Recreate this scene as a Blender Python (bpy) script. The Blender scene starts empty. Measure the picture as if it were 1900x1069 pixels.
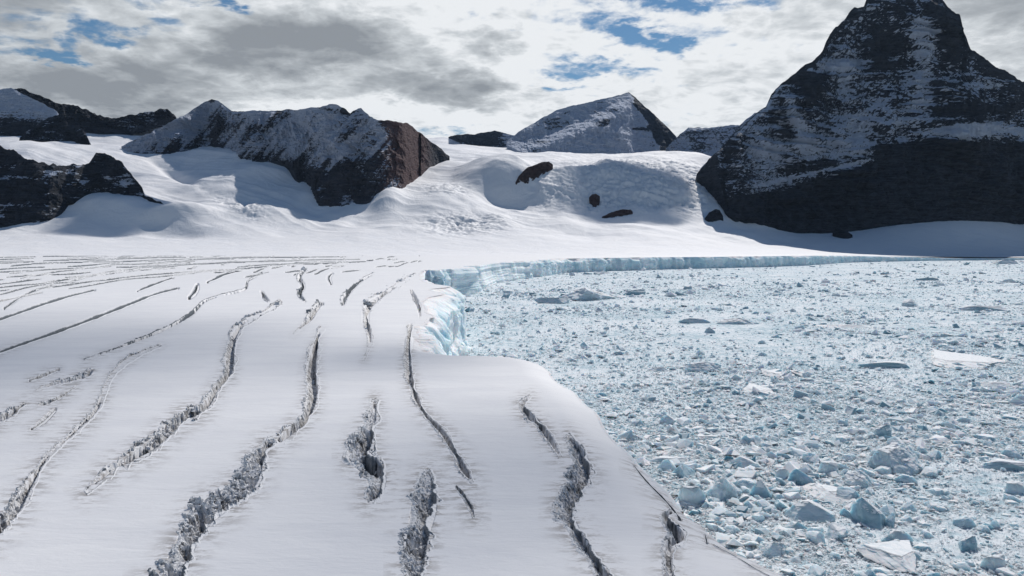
import bpy, math, random
import numpy as np
from mathutils import Vector

R = math.radians
random.seed(7)
rng = np.random.default_rng(7)
scn = bpy.context.scene
COL = scn.collection

# ------------------------------------------------------------------ camera model
C = 40.0                       # camera height above the glacier, metres
F = 1400.0                     # focal length in photograph pixels (1900 wide)
YH = 460.0                     # horizon line of the photograph
PITCH = math.atan((534.5 - YH) / F)
WATER = -1.28 * C
SUN_AZ, SUN_EL = R(22), R(45)  # azimuth to the right of the view, elevation


def slope_of(x, y):
    """pixel -> (X per metre of depth, Z per metre of depth) relative to the camera"""
    x = np.asarray(x, float); y = np.asarray(y, float)
    a = (x - 950) / F; b = -(y - 534.5) / F
    dy = math.cos(PITCH) + b * math.sin(PITCH)
    dz = -math.sin(PITCH) + b * math.cos(PITCH)
    return a / dy, dz / dy


def to_pix(X, Y, Z):
    fx = Y * math.cos(PITCH) - (Z - C) * math.sin(PITCH)
    up = Y * math.sin(PITCH) + (Z - C) * math.cos(PITCH)
    return 950 + F * X / fx, 534.5 - F * up / fx


def on_plane(x, y, z=0.0):
    sx, sz = slope_of(x, y)
    D = (z - C) / sz
    return sx * D, D


# ------------------------------------------------------------------ noise (numpy)
def _h(ix, iy, iz, seed):
    h = (ix.astype(np.uint32) * np.uint32(374761393) + iy.astype(np.uint32) * np.uint32(668265263)
         + iz.astype(np.uint32) * np.uint32(2147483647 - 58) + np.uint32((seed * 974711 + 12345) & 0xffffffff))
    h = (h ^ (h >> np.uint32(13))) * np.uint32(1274126177)
    h = (h ^ (h >> np.uint32(16))) * np.uint32(2246822519)
    h = h ^ (h >> np.uint32(15))
    return h.astype(np.float64) / 4294967296.0


def vn(x, y, z=0.0, seed=0):
    x, y, z = np.broadcast_arrays(np.asarray(x, float), np.asarray(y, float), np.asarray(z, float))
    fx, fy, fz = np.floor(x), np.floor(y), np.floor(z)
    ix, iy, iz = fx.astype(np.int64), fy.astype(np.int64), fz.astype(np.int64)
    tx, ty, tz = x - fx, y - fy, z - fz
    tx = tx * tx * (3 - 2 * tx); ty = ty * ty * (3 - 2 * ty); tz = tz * tz * (3 - 2 * tz)
    r = 0
    for dx in (0, 1):
        wx = tx if dx else 1 - tx
        for dy in (0, 1):
            wy = ty if dy else 1 - ty
            for dz in (0, 1):
                wz = tz if dz else 1 - tz
                r = r + wx * wy * wz * _h(ix + dx, iy + dy, iz + dz, seed)
    return r * 2 - 1


def fbm(x, y, z=0.0, o=4, seed=0, gain=.5):
    r = 0; a = 1.0; t = 0
    for k in range(o):
        f = 2.03 ** k
        r = r + a * vn(np.asarray(x) * f + 17.3 * k, np.asarray(y) * f - 9.1 * k, np.asarray(z) * f + 5.7 * k, seed + k)
        t += a; a *= gain
    return r / t


def ridged(x, y, z=0.0, o=4, seed=0, gain=.5):
    r = 0; a = 1.0; t = 0
    for k in range(o):
        f = 2.07 ** k
        n = 1 - np.abs(vn(np.asarray(x) * f + 31.3 * k, np.asarray(y) * f - 7.7 * k, np.asarray(z) * f + 3.1 * k, seed + k))
        r = r + a * n * n; t += a; a *= gain
    return r / t


def worley(x, y, seed=0):
    """F1, F2 and a random value of the nearest cell (2-D)"""
    fx, fy = np.floor(x).astype(np.int64), np.floor(y).astype(np.int64)
    f1 = np.full(x.shape, 9.0); f2 = np.full(x.shape, 9.0); idv = np.zeros(x.shape)
    zero = np.zeros_like(fx)
    for dx in (-1, 0, 1):
        for dy in (-1, 0, 1):
            cx, cy = fx + dx, fy + dy
            px = cx + _h(cx, cy, zero, seed); py = cy + _h(cx, cy, zero, seed + 1)
            d = np.hypot(px - x, py - y)
            v = _h(cx, cy, zero, seed + 2)
            near = d < f1
            f2 = np.where(near, f1, np.minimum(f2, d))
            idv = np.where(near, v, idv)
            f1 = np.where(near, d, f1)
    return f1, f2, idv


def sstep(a, b, x):
    t = np.clip((np.asarray(x, float) - a) / (b - a), 0, 1)
    return t * t * (3 - 2 * t)


def gauss(x, y, cx, cy, sx, sy, ang=0.0):
    ca, sa = math.cos(R(ang)), math.sin(R(ang))
    dx, dy = x - cx, y - cy
    a = (dx * ca + dy * sa) / sx; b = (-dx * sa + dy * ca) / sy
    return np.exp(-(a * a + b * b))


# ------------------------------------------------------------------ mesh helpers
def mesh_from(name, verts, faces, mats, smooth=True, attrs=None, mat_idx=None):
    verts = np.ascontiguousarray(verts, dtype=np.float32); faces = np.ascontiguousarray(faces, dtype=np.int32)
    me = bpy.data.meshes.new(name)
    k = faces.shape[1]
    me.vertices.add(len(verts)); me.vertices.foreach_set('co', verts.ravel())
    me.loops.add(faces.size); me.loops.foreach_set('vertex_index', faces.ravel())
    me.polygons.add(len(faces))
    me.polygons.foreach_set('loop_start', np.arange(0, faces.size, k, dtype=np.int32))
    me.polygons.foreach_set('loop_total', np.full(len(faces), k, dtype=np.int32))
    me.polygons.foreach_set('use_smooth', np.full(len(faces), smooth, dtype=bool))
    for m in (mats if isinstance(mats, (list, tuple)) else [mats]):
        me.materials.append(m)
    if mat_idx is not None:
        me.polygons.foreach_set('material_index', np.asarray(mat_idx, dtype=np.int32))
    for an, av in (attrs or {}).items():
        at = me.attributes.new(an, 'FLOAT', 'POINT')
        at.data.foreach_set('value', np.ascontiguousarray(av, dtype=np.float32).ravel())
    me.update(calc_edges=True); me.validate()
    return me


def obj(name, me, parent=None, loc=(0, 0, 0)):
    o = bpy.data.objects.new(name, me); COL.objects.link(o)
    o.location = loc
    if parent: o.parent = parent
    return o


def tag(o, label=None, cat=None, group=None, kind=None):
    if label: o['label'] = label
    if cat: o['category'] = cat
    if group: o['group'] = group
    if kind: o['kind'] = kind
    return o


def grid_faces(nr, nc):
    i = np.arange(nr * nc).reshape(nr, nc)
    return np.stack([i[:-1, :-1], i[:-1, 1:], i[1:, 1:], i[1:, :-1]], -1).reshape(-1, 4)


def grid_normals(P):
    du = np.gradient(P, axis=1); dv = np.gradient(P, axis=0)
    n = np.cross(du, dv); n /= np.linalg.norm(n, axis=2, keepdims=True) + 1e-9
    return n


def catmull(pts, n):
    pts = np.asarray(pts, float)
    p = np.vstack([2 * pts[0] - pts[1], pts, 2 * pts[-1] - pts[-2]])
    out = []
    for i in range(len(pts) - 1):
        t = np.linspace(0, 1, n, endpoint=False)[:, None]
        a, b, c, d = p[i], p[i + 1], p[i + 2], p[i + 3]
        out.append(.5 * (2 * b + (c - a) * t + (2 * a - 5 * b + 4 * c - d) * t ** 2 + (3 * b - a - 3 * c + d) * t ** 3))
    out.append(pts[-1:])
    return np.vstack(out)


def resample(pts, step):
    d = np.r_[0, np.cumsum(np.linalg.norm(np.diff(pts[:, :2], axis=0), axis=1))]
    n = max(3, int(d[-1] / step) + 1)
    s = np.linspace(0, d[-1], n)
    return np.stack([np.interp(s, d, pts[:, k]) for k in range(pts.shape[1])], 1)


# ------------------------------------------------------------------ materials
def new_mat(name):
    m = bpy.data.materials.new(name); m.use_nodes = True
    nt = m.node_tree; b = nt.nodes['Principled BSDF']
    return m, nt, b


def nd(nt, typ, **kw):
    n = nt.nodes.new(typ)
    for k, v in kw.items():
        if k in ('operation', 'data_type', 'blend_type', 'noise_dimensions', 'attribute_name', 'feature', 'interpolation_type', 'clamp', 'use_clamp', 'noise_type', 'normalize'):
            setattr(n, k, v)
        else:
            n.inputs[k].default_value = v
    return n


def lk(nt, a, b): nt.links.new(a, b)


def ramp(nt, src, stops):
    r = nt.nodes.new('ShaderNodeValToRGB')
    e = r.color_ramp.elements
    while len(e) < len(stops): e.new(.5)
    for i, (p, c) in enumerate(stops):
        e[i].position = p; e[i].color = (*c, 1) if len(c) == 3 else c
    lk(nt, src, r.inputs[0])
    return r


def pos_scaled(nt, scale):
    g = nd(nt, 'ShaderNodeNewGeometry'); m = nd(nt, 'ShaderNodeMapping')
    m.inputs['Scale'].default_value = scale
    lk(nt, g.outputs['Position'], m.inputs['Vector'])
    return m.outputs[0]


def noise(nt, vec, scale, detail=4, rough=.55, dist=0.0):
    n = nt.nodes.new('ShaderNodeTexNoise')
    n.inputs['Scale'].default_value = scale; n.inputs['Detail'].default_value = detail
    n.inputs['Roughness'].default_value = rough; n.inputs['Distortion'].default_value = dist
    lk(nt, vec, n.inputs['Vector'])
    return n


def mixc(nt, fac, a, b):
    m = nt.nodes.new('ShaderNodeMix'); m.data_type = 'RGBA'
    if hasattr(fac, 'name'): lk(nt, fac, m.inputs[0])
    else: m.inputs[0].default_value = fac
    for s, v in ((6, a), (7, b)):
        if hasattr(v, 'name'): lk(nt, v, m.inputs[s])
        else: m.inputs[s].default_value = (*v, 1)
    return m.outputs[2]


def attr(nt, name):
    a = nt.nodes.new('ShaderNodeAttribute'); a.attribute_name = name
    return a.outputs['Fac']


def mth(nt, op, a, b=0.0, c=None, clamp=False):
    m = nt.nodes.new('ShaderNodeMath'); m.operation = op; m.use_clamp = clamp
    for i, v in enumerate((a, b) if c is None else (a, b, c)):
        if hasattr(v, 'name'): lk(nt, v, m.inputs[i])
        else: m.inputs[i].default_value = v
    return m.outputs[0]


def bump(nt, b, h, strength, dist):
    n = nt.nodes.new('ShaderNodeBump'); n.inputs['Strength'].default_value = strength; n.inputs['Distance'].default_value = dist
    lk(nt, h, n.inputs['Height']); lk(nt, n.outputs[0], b.inputs['Normal'])


SNOW = (.80, .80, .815)


def mat_glacier():
    m, nt, b = new_mat('glacier_snow')
    v = pos_scaled(nt, (.03, .085, .085))
    n1 = noise(nt, v, 1.0, 6, .62, .6)
    v2 = pos_scaled(nt, (.22, .55, .55))
    n2 = noise(nt, v2, 1.0, 5, .6, .4)
    n3 = noise(nt, pos_scaled(nt, (1.2, 1.6, 1.6)), 1.0, 5, .65, .3)
    big = noise(nt, pos_scaled(nt, (.006, .006, .006)), 1.0, 4, .55)
    r = ramp(nt, n1.outputs['Fac'], [(.25, (.71, .715, .74)), (.62, (.80, .80, .81))])
    dirt = ramp(nt, big.outputs['Fac'], [(.35, (0, 0, 0)), (.75, (1, 1, 1))])
    c = mixc(nt, mth(nt, 'MULTIPLY', dirt.outputs[0], .3), r.outputs[0], (.68, .675, .69))
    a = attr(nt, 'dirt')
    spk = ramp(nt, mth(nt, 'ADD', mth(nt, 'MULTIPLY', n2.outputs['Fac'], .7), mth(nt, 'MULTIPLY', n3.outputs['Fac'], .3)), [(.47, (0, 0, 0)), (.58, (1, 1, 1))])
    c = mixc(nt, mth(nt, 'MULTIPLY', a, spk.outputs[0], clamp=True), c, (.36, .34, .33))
    lk(nt, c, b.inputs['Base Color']); b.inputs['Roughness'].default_value = .62
    b.inputs['Specular IOR Level'].default_value = .25
    s = mth(nt, 'ADD', n1.outputs['Fac'], mth(nt, 'MULTIPLY', n2.outputs['Fac'], .35))
    bump(nt, b, s, .30, 1.0)
    return m


def mat_snow():
    m, nt, b = new_mat('mountain_snow')
    v = pos_scaled(nt, (.006, .006, .006))
    n1 = noise(nt, v, 1.0, 7, .6, .4)
    r = ramp(nt, n1.outputs['Fac'], [(.3, (.76, .77, .80)), (.6, SNOW)])
    lk(nt, r.outputs[0], b.inputs['Base Color']); b.inputs['Roughness'].default_value = .7
    b.inputs['Specular IOR Level'].default_value = .2
    bump(nt, b, n1.outputs['Fac'], .6, 24)
    return m


def mat_rock(name, dark, light, red=None, sc=.012, snowcol=(.52, .58, .70), strata=.45):  # snowcol: thin snow on rock, with blue shade mixed into its colour
    m, nt, b = new_mat(name)
    v = pos_scaled(nt, (sc, sc, sc * 2.6))
    n1 = noise(nt, v, 1.0, 8, .68, .7)
    n2 = noise(nt, pos_scaled(nt, (sc * 2.2, sc * 2.2, sc * 4.5)), 1.0, 5, .6, .5)
    n3 = noise(nt, pos_scaled(nt, (sc * .5, sc * .5, sc * 8)), 1.0, 5, .6, .6)
    r = ramp(nt, mth(nt, 'ADD', mth(nt, 'MULTIPLY', n1.outputs['Fac'], .6), mth(nt, 'MULTIPLY', n3.outputs['Fac'], .4)), [(.36, dark), (.66, light)])
    c = r.outputs[0]
    if red:
        c = mixc(nt, mth(nt, 'MULTIPLY', attr(nt, 'red'), .8), c, red)
    s = mth(nt, 'ADD', attr(nt, 'snow'), mth(nt, 'MULTIPLY', mth(nt, 'SUBTRACT', n2.outputs['Fac'], .5), .75))
    s = mth(nt, 'ADD', s, mth(nt, 'MULTIPLY', mth(nt, 'SUBTRACT', n3.outputs['Fac'], .5), strata))
    sm = ramp(nt, s, [(.44, (0, 0, 0)), (.58, (1, 1, 1))])
    c = mixc(nt, sm.outputs[0], c, snowcol)
    lk(nt, c, b.inputs['Base Color']); b.inputs['Roughness'].default_value = .85
    b.inputs['Specular IOR Level'].default_value = .15
    bump(nt, b, mth(nt, 'ADD', mth(nt, 'ADD', n1.outputs['Fac'], mth(nt, 'MULTIPLY', n2.outputs['Fac'], .4)), mth(nt, 'MULTIPLY', n3.outputs['Fac'], .5)), 1.0, 45)
    return m


def mat_ice_cliff():
    m, nt, b = new_mat('glacier_ice')
    v = pos_scaled(nt, (.05, .05, .012))
    n1 = noise(nt, v, 1.0, 7, .65, .8)
    r = ramp(nt, n1.outputs['Fac'], [(.28, (.54, .70, .77)), (.5, (.78, .85, .88)), (.72, (.86, .89, .90))])
    c = mixc(nt, mth(nt, 'MULTIPLY', attr(nt, 'blue'), .85, clamp=True), r.outputs[0], (.24, .52, .62))
    c = mixc(nt, attr(nt, 'cap'), c, SNOW)
    lk(nt, c, b.inputs['Base Color']); b.inputs['Roughness'].default_value = .7; b.inputs['Specular IOR Level'].default_value = .15
    sss(b, 9.0)
    bump(nt, b, n1.outputs['Fac'], .6, 5)
    return m


def mat_ice(name, scale):
    """ice blocks: snow lies on what faces up, blue glacier ice shows on the rest; 'tone' picks the piece's own ice"""
    m, nt, b = new_mat(name)
    n1 = noise(nt, pos_scaled(nt, (scale,) * 3), 1.0, 6, .62, .3)
    t = attr(nt, 'tone')
    ice = ramp(nt, t, [(0, (.11, .25, .32)), (.3, (.32, .46, .52)), (.6, (.58, .67, .71)), (.85, (.74, .78, .80)), (1, (.83, .84, .86))])
    g = nd(nt, 'ShaderNodeNewGeometry'); sx = nd(nt, 'ShaderNodeSeparateXYZ')
    lk(nt, g.outputs['True Normal'], sx.inputs[0])
    up = mth(nt, 'ADD', sx.outputs[2], mth(nt, 'MULTIPLY', mth(nt, 'SUBTRACT', n1.outputs['Fac'], .5), .9))
    sn = ramp(nt, up, [(.62, (0, 0, 0)), (.84, (1, 1, 1))])
    c = mixc(nt, mth(nt, 'MULTIPLY', sn.outputs[0], attr(nt, 'cap')), ice.outputs[0], (.77, .79, .81))
    lk(nt, c, b.inputs['Base Color']); b.inputs['Roughness'].default_value = .75
    b.inputs['Specular IOR Level'].default_value = .12
    sss(b, .75 / scale, .5)
    bump(nt, b, n1.outputs['Fac'], .5, 1.0 / scale * .25)
    return m


def sss(b, size, w=.75):
    """glacier ice and packed snow let light in and pass it on, blue farthest"""
    b.inputs['Subsurface Weight'].default_value = w
    b.inputs['Subsurface Radius'].default_value = (.50, .82, 1.0)
    b.inputs['Subsurface Scale'].default_value = size


def mat_water():
    m, nt, b = new_mat('slush_water')
    n1 = noise(nt, pos_scaled(nt, (.16, .16, .16)), 1.0, 7, .68, .5)
    n2 = noise(nt, pos_scaled(nt, (.012, .012, .012)), 1.0, 5, .6, .5)
    s = mth(nt, 'ADD', mth(nt, 'MULTIPLY', n1.outputs['Fac'], .7), mth(nt, 'MULTIPLY', n2.outputs['Fac'], .4))
    r = ramp(nt, s, [(.36, (.18, .33, .40)), (.48, (.44, .56, .62)), (.60, (.74, .78, .81))])
    lk(nt, r.outputs[0], b.inputs['Base Color']); b.inputs['Roughness'].default_value = .8; b.inputs['Specular IOR Level'].default_value = .1
    bump(nt, b, n1.outputs['Fac'], .8, 1.2)
    return m


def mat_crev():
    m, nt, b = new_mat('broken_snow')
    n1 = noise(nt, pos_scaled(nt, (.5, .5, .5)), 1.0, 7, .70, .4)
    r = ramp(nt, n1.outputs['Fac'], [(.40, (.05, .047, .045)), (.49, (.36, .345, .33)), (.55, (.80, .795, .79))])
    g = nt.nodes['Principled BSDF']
    c = mixc(nt, attr(nt, 'clean_lit'), r.outputs[0], (.79, .79, .80))
    c = mixc(nt, attr(nt, 'ice'), c, (.12, .14, .16))  # dark ice, also used as painted shade inside thin cracks
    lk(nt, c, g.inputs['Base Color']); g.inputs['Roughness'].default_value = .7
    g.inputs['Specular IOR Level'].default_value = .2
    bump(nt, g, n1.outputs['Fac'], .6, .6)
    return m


M_GL, M_SNOW, M_CLIFF = mat_glacier(), mat_snow(), mat_ice_cliff()
M_ROCK = mat_rock('dark_rock', (.008, .010, .015), (.066, .075, .096), strata=.9)
M_ROCK_RED = mat_rock('brown_rock', (.024, .027, .036), (.088, .094, .115), red=(.13, .075, .075), snowcol=(.47, .52, .63))
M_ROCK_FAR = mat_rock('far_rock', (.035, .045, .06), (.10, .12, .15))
M_OUT = mat_rock('outcrop_rock', (.06, .04, .04), (.21, .145, .14), sc=.03)
M_WATER, M_CREV = mat_water(), mat_crev()
def mat_cap():
    m, nt, b = new_mat('berg_snow')
    n1 = noise(nt, pos_scaled(nt, (.35, .35, .35)), 1.0, 6, .65, .4)
    r = ramp(nt, n1.outputs['Fac'], [(.36, (.66, .72, .76)), (.56, (.81, .82, .83))])
    lk(nt, r.outputs[0], b.inputs['Base Color']); b.inputs['Roughness'].default_value = .7
    b.inputs['Specular IOR Level'].default_value = .15
    bump(nt, b, n1.outputs['Fac'], .7, .8)
    return m


M_CAP = mat_cap()
M_BRASH, M_BERG = mat_ice('brash', .5), mat_ice('berg_ice', .22)

# ------------------------------------------------------------------ glacier edge
EDGE = np.array([(3.2, .4), (1.55, 1.2), (1.08, 1.9), (.9, 2.3), (.68, 2.98), (.50, 4.7), (.30, 6.4), (.10, 7.0), (-.25, 7.12), (-.67, 7.25),
                 (-1.06, 8.3), (-1.28, 11), (-1.58, 14.3), (-1.75, 18.9), (-2.7, 24), (-3.75, 31), (-3.6, 34), (-2.8, 36.5), (-1.77, 46.7),
                 (1, 58), (5, 69), (15, 80), (28, 89), (42, 104), (60, 124), (97, 144), (170, 168), (280, 195)]) * C
EDGE_S = catmull(EDGE, 14)
_k = np.arange(len(EDGE_S))
EDGE_S = EDGE_S + (np.stack([fbm(_k / 5.0, 0, 0, 4, 15, .6), fbm(_k / 5.0, 7, 0, 4, 16, .6)], 1) * np.clip(EDGE_S[:, 1:], 2 * C, 40 * C) * np.where(EDGE_S[:, 1:] < 7.6 * C, .011, .028))


def gz(X, Y):
    """glacier surface height"""
    d = Y / C
    u = X / np.maximum(Y, 1)
    z = fbm(X / 260, Y / 420, 0, 3, 3) * 1.1 * sstep(2, 12, d) + fbm(X / 60, Y / 90, 0, 3, 9) * .35
    z = z - C * .95 * sstep(.32, .66, u) * sstep(70, 140, d)
    return z


def edge_dist(X, Y):
    """distance to the glacier edge in metres and the nearest edge point, worked out in (X/Y, ln Y) so that it is even at all depths"""
    ue, le = EDGE_S[:, 0] / EDGE_S[:, 1], np.log(EDGE_S[:, 1])
    u, l = X / Y, np.log(Y)
    best = np.full(X.shape, 9.0); bx = np.array(u); bl = np.array(l)
    for i in range(len(ue) - 1):
        lo_u, hi_u = min(ue[i], ue[i + 1]) - .12, max(ue[i], ue[i + 1]) + .12
        lo_l, hi_l = min(le[i], le[i + 1]) - .12, max(le[i], le[i + 1]) + .12
        k = np.nonzero((u > lo_u) & (u < hi_u) & (l > lo_l) & (l < hi_l))[0]
        if not len(k): continue
        ax, ay = ue[i], le[i]; dx, dy = ue[i + 1] - ax, le[i + 1] - ay
        t = np.clip(((u[k] - ax) * dx + (l[k] - ay) * dy) / (dx * dx + dy * dy + 1e-12), 0, 1)
        px, py = ax + t * dx, ay + t * dy
        d = np.hypot(u[k] - px, l[k] - py)
        s = d < best[k]; kk = k[s]
        best[kk] = d[s]; bx[kk] = px[s]; bl[kk] = py[s]
    ny = np.exp(bl)
    return best * Y, bx * ny, ny


def inside_glacier(X, Y):
    poly = np.vstack([EDGE_S, np.array([(500, 250), (500, 400), (-600, 400), (-600, -20), (3.2, -20)]) * C])
    r = np.zeros(X.shape, bool)
    x1, y1 = poly[:, 0], poly[:, 1]; x2, y2 = np.roll(x1, -1), np.roll(y1, -1)
    for i in range(len(poly)):
        if y1[i] == y2[i]: continue
        k = (y1[i] > Y) != (y2[i] > Y)
        r ^= k & (X < (x2[i] - x1[i]) * (Y - y1[i]) / (y2[i] - y1[i]) + x1[i])
    return r


ROLL_H, ROLL_W = .055 * C, .24 * C



def gz_rim(X, Y):
    X, Y = np.asarray(X, float), np.asarray(Y, float)
    z = gz(X, Y)
    if Y.min() < 9 * C and (X / Y).max() > .0:
        d, _, _ = edge_dist(X.ravel(), Y.ravel())
        z = z - ROLL_H * np.clip(1 - d.reshape(X.shape) / ROLL_W, 0, 1) ** 2 * (1 - sstep(7.3, 9, Y / C))
    return z


# ------------------------------------------------------------------ crevasses: pixel paths (x, y, width)
CREV = [
    ([(285, 1100, 64), (318, 1069, 56), (347, 1004, 48), (376, 957, 52), (420, 925, 50), (462, 893, 40), (478, 850, 36), (495, 826, 28), (512, 816, 14)],
     'widest crevasse of broken grey snow running up from the bottom edge of the glacier', 1.0),
    ([(520, 815, 20), (545, 795, 24), (566, 775, 24), (580, 734, 26), (578, 687, 26), (587, 634, 18), (599, 606, 8)],
     'deep dark crevasse with sheer blue wall above the widest crevasse', .25),
    ([(599, 564, 10), (588, 570, 14), (574, 592, 15), (560, 606, 9), (545, 622, 4)],
     'short hooked crevasse right above the deep dark crevasse', .6),
    ([(568, 498, 7), (556, 514, 10), (562, 530, 12), (556, 545, 11), (566, 560, 6)],
     'small zigzag crevasse far up the middle of the glacier', .5),
    ([(523, 558, 10), (500, 575, 9), (470, 590, 11), (443, 608, 18), (428, 645, 24), (424, 690, 25), (402, 720, 20), (378, 755, 24), (335, 776, 30),
      (285, 822, 30), (240, 850, 24), (205, 872, 20), (158, 914, 10)],
     'long S-shaped crevasse of snow rubble left of the deep dark crevasse', .7),
    ([(500, 505, 4), (462, 520, 6), (453, 537, 7), (410, 548, 5), (378, 560, 7), (355, 582, 10), (312, 608, 7), (247, 634, 7), (155, 668, 4)],
     'long thin crevasse with a dark knot in its middle on the left half', .15),
    ([(300, 640, 4), (262, 655, 7), (229, 674, 12), (205, 700, 9), (190, 735, 13), (176, 763, 17), (135, 804, 15), (90, 845, 14), (58, 892, 22), (25, 945, 32), (-25, 1000, 34)],
     'long crevasse curving down to the lower left corner', .6),
    ([(108, 686, 3), (82, 696, 7), (56, 706, 3)], 'short faint crack in the grey snow near the left edge', .3),
    ([(172, 686, 8), (158, 696, 16), (128, 706, 10), (98, 713, 9), (66, 724, 4)], 'patchy crevasse beside the short faint crack', .6),
    ([(142, 717, 4), (110, 738, 9), (86, 748, 10), (70, 752, 4)], 'small rubble crack under the patchy crevasse', .6),
    ([(102, 760, 5), (84, 778, 8), (60, 796, 3)], 'tiny crack below the small rubble crack', .5),
    ([(48, 748, 7), (24, 765, 14), (0, 778, 16), (-40, 800, 14)], 'dark crevasse cut off by the left edge of the picture', .4),
    ([(330, 534, 3), (290, 545, 4), (235, 566, 5), (159, 596, 6), (88, 622, 5), (0, 653, 6), (-60, 680, 6)],
     'long straight thin crack crossing the left snow diagonally', .1),
    ([(472, 496, 3), (423, 507, 4), (386, 523, 4)], 'short far crack above the long thin crevasse', .2),
    ([(320, 515, 2.5), (276, 531, 3.5), (255, 540, 2)], 'short far crack left of the knot crevasse', .2),
    ([(175, 538, 2.5), (128, 550, 4), (76, 566, 4), (0, 592, 4), (-40, 604, 3)], 'thin crack above the long straight crack at left', .1),
    ([(100, 527, 2), (50, 545, 3), (8, 572, 2.5)], 'thin far crack near the left edge, topmost of its set', .1),
    ([(696, 507, 5), (668, 522, 9), (648, 540, 12), (638, 556, 12), (636, 570, 5)], 'bent crevasse of rubble in the middle distance', .6),
    ([(772, 507, 5), (740, 528, 9), (712, 546, 12), (686, 566, 17), (678, 590, 17), (686, 620, 12), (686, 640, 8), (675, 670, 3)],
     'hooked crevasse ending in a thin point above the cloud shadow', .6),
    ([(762, 536, 5), (770, 552, 9), (778, 572, 9), (780, 590, 4)], 'short crack on the lip beside the ice cliff', .5),
    ([(762, 602, 10), (757, 640, 19), (756, 672, 20), (764, 715, 17), (786, 765, 12), (822, 804, 16), (846, 845, 17), (862, 872, 18), (878, 896, 6)],
     'long crevasse from the corner of the ice cliff down to a sharp end', .4),
    ([(696, 740, 14), (690, 775, 26), (676, 815, 42), (666, 845, 50), (694, 872, 46), (698, 905, 40), (684, 930, 16)],
     'broad ragged crevasse of tumbled blocks standing alone in smooth snow', .9),
    ([(792, 870, 14), (790, 910, 48), (786, 945, 58), (776, 990, 52), (768, 1040, 50), (766, 1100, 46)],
     'broad rubble crevasse reaching the bottom edge in the middle', .9),
    ([(845, 900, 6), (860, 920, 12), (872, 940, 12), (880, 962, 5)], 'small crack beyond the sharp end of the long crevasse', .6),
    ([(985, 735, 6), (968, 752, 16), (978, 768, 20), (1002, 792, 18), (1024, 820, 16), (1040, 850, 8)],
     'narrow crevasse with a hooked top near the rounded glacier edge', .6),
    ([(1052, 805, 10), (1072, 840, 34), (1078, 872, 44), (1064, 910, 48), (1048, 945, 38), (1066, 985, 32), (1096, 1030, 30), (1130, 1080, 26)],
     'crevasse with a smooth blue-grey pit between rubble, right of the middle', .6),
    ([(1177, 848, 3), (1205, 885, 4), (1241, 917, 6), (1262, 950, 8)], 'thin dark crack running along the glacier edge', .05),
    ([(1250, 930, 14), (1233, 955, 26), (1258, 988, 34), (1240, 1015, 22), (1244, 1080, 26)], 'ragged crevasse closest to the glacier edge at the bottom', .7),
    ([(1309, 972, 4), (1312, 992, 4)], 'tiny dark nick in the snow by the glacier edge', .1),
    ([(1325, 992, 2.5), (1353, 1005, 3), (1401, 1037, 3.5), (1460, 1072, 4), (1500, 1100, 4)], 'hairline crack following the edge in the bottom right of the snow', .05),
    ([(616, 508, 3), (610, 516, 5), (614, 526, 3)], 'tiny crack beside the small zigzag crevasse', .4),
    ([(485, 540, 6), (492, 552, 9), (500, 560, 4)], 'tiny dark notch above the long S-shaped crevasse', .4),
    ([(366, 528, 5), (362, 540, 9), (352, 552, 6)], 'tiny dark notch above the knot of the thin crevasse', .3),
]
r2 = random.Random(5)
FAR_LABEL = 'thin far crack, one of many parallel ones sweeping left over the distant flat glacier'
MARK_LABEL = 'tiny dark crack mark on the distant glacier towards the ice cliff'
for k in range(17):
    t = k / 16
    xr, yr_ = 300 + 430 * ((k * 7) % 17) / 16 + r2.uniform(-20, 20), 473.5 + 15 * t + r2.uniform(-1, 1)
    yl = 479 + 84 * t ** 1.25
    n_ = 26
    ph = r2.uniform(0, 6)
    line = []
    for i in range(n_ + 1):
        q = i / n_
        line.append((xr + (-40 - xr) * q, yr_ + (yl - yr_) * q ** 1.45 + (.6 + 2.4 * t) * math.sin(q * 9 + ph) * .7 + (.3 + t) * math.sin(q * 23 + 2 * ph), r2.uniform(.7, 1.4) * (.6 + 1.3 * t * (.3 + q))))
    i = r2.randrange(0, 3)
    while i < n_ - 2:
        ln = r2.randrange(4, 13)
        seg = line[i:i + ln + 1]
        if len(seg) > 2:
            seg = [(seg[0][0], seg[0][1], .5)] + seg[1:-1] + [(seg[-1][0], seg[-1][1], .5)]
            CREV.append((seg, FAR_LABEL, .25))
        i += ln + r2.randrange(1, 4)
n_far = 0
while n_far < 75:
    y = 473 + 42 * r2.random() ** 1.3
    x = r2.uniform(330, 790)
    if y > 498 and x > 640: continue
    L = r2.uniform(6, 26) * (.4 + (y - 470) / 40)
    dy = L * r2.uniform(.1, .5) * (.3 + (y - 470) / 60)
    w = r2.uniform(.8, 1.7) + (y - 470) / 40
    CREV.append(([(x + L, y - dy, .6), (x + L * .6, y - dy * .6 + r2.uniform(-1, 1), w), (x + L * .25, y - dy * .2 + r2.uniform(-.8, .8), w * .9), (x, y, .5)], MARK_LABEL, .25)); n_far += 1

CPATH = []
for pts, label, rub in CREV:
    p = resample(catmull(np.array(pts, float), 12), 1.1)
    p[:, 2] = np.maximum(p[:, 2], .5)
    CPATH.append(p)


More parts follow.
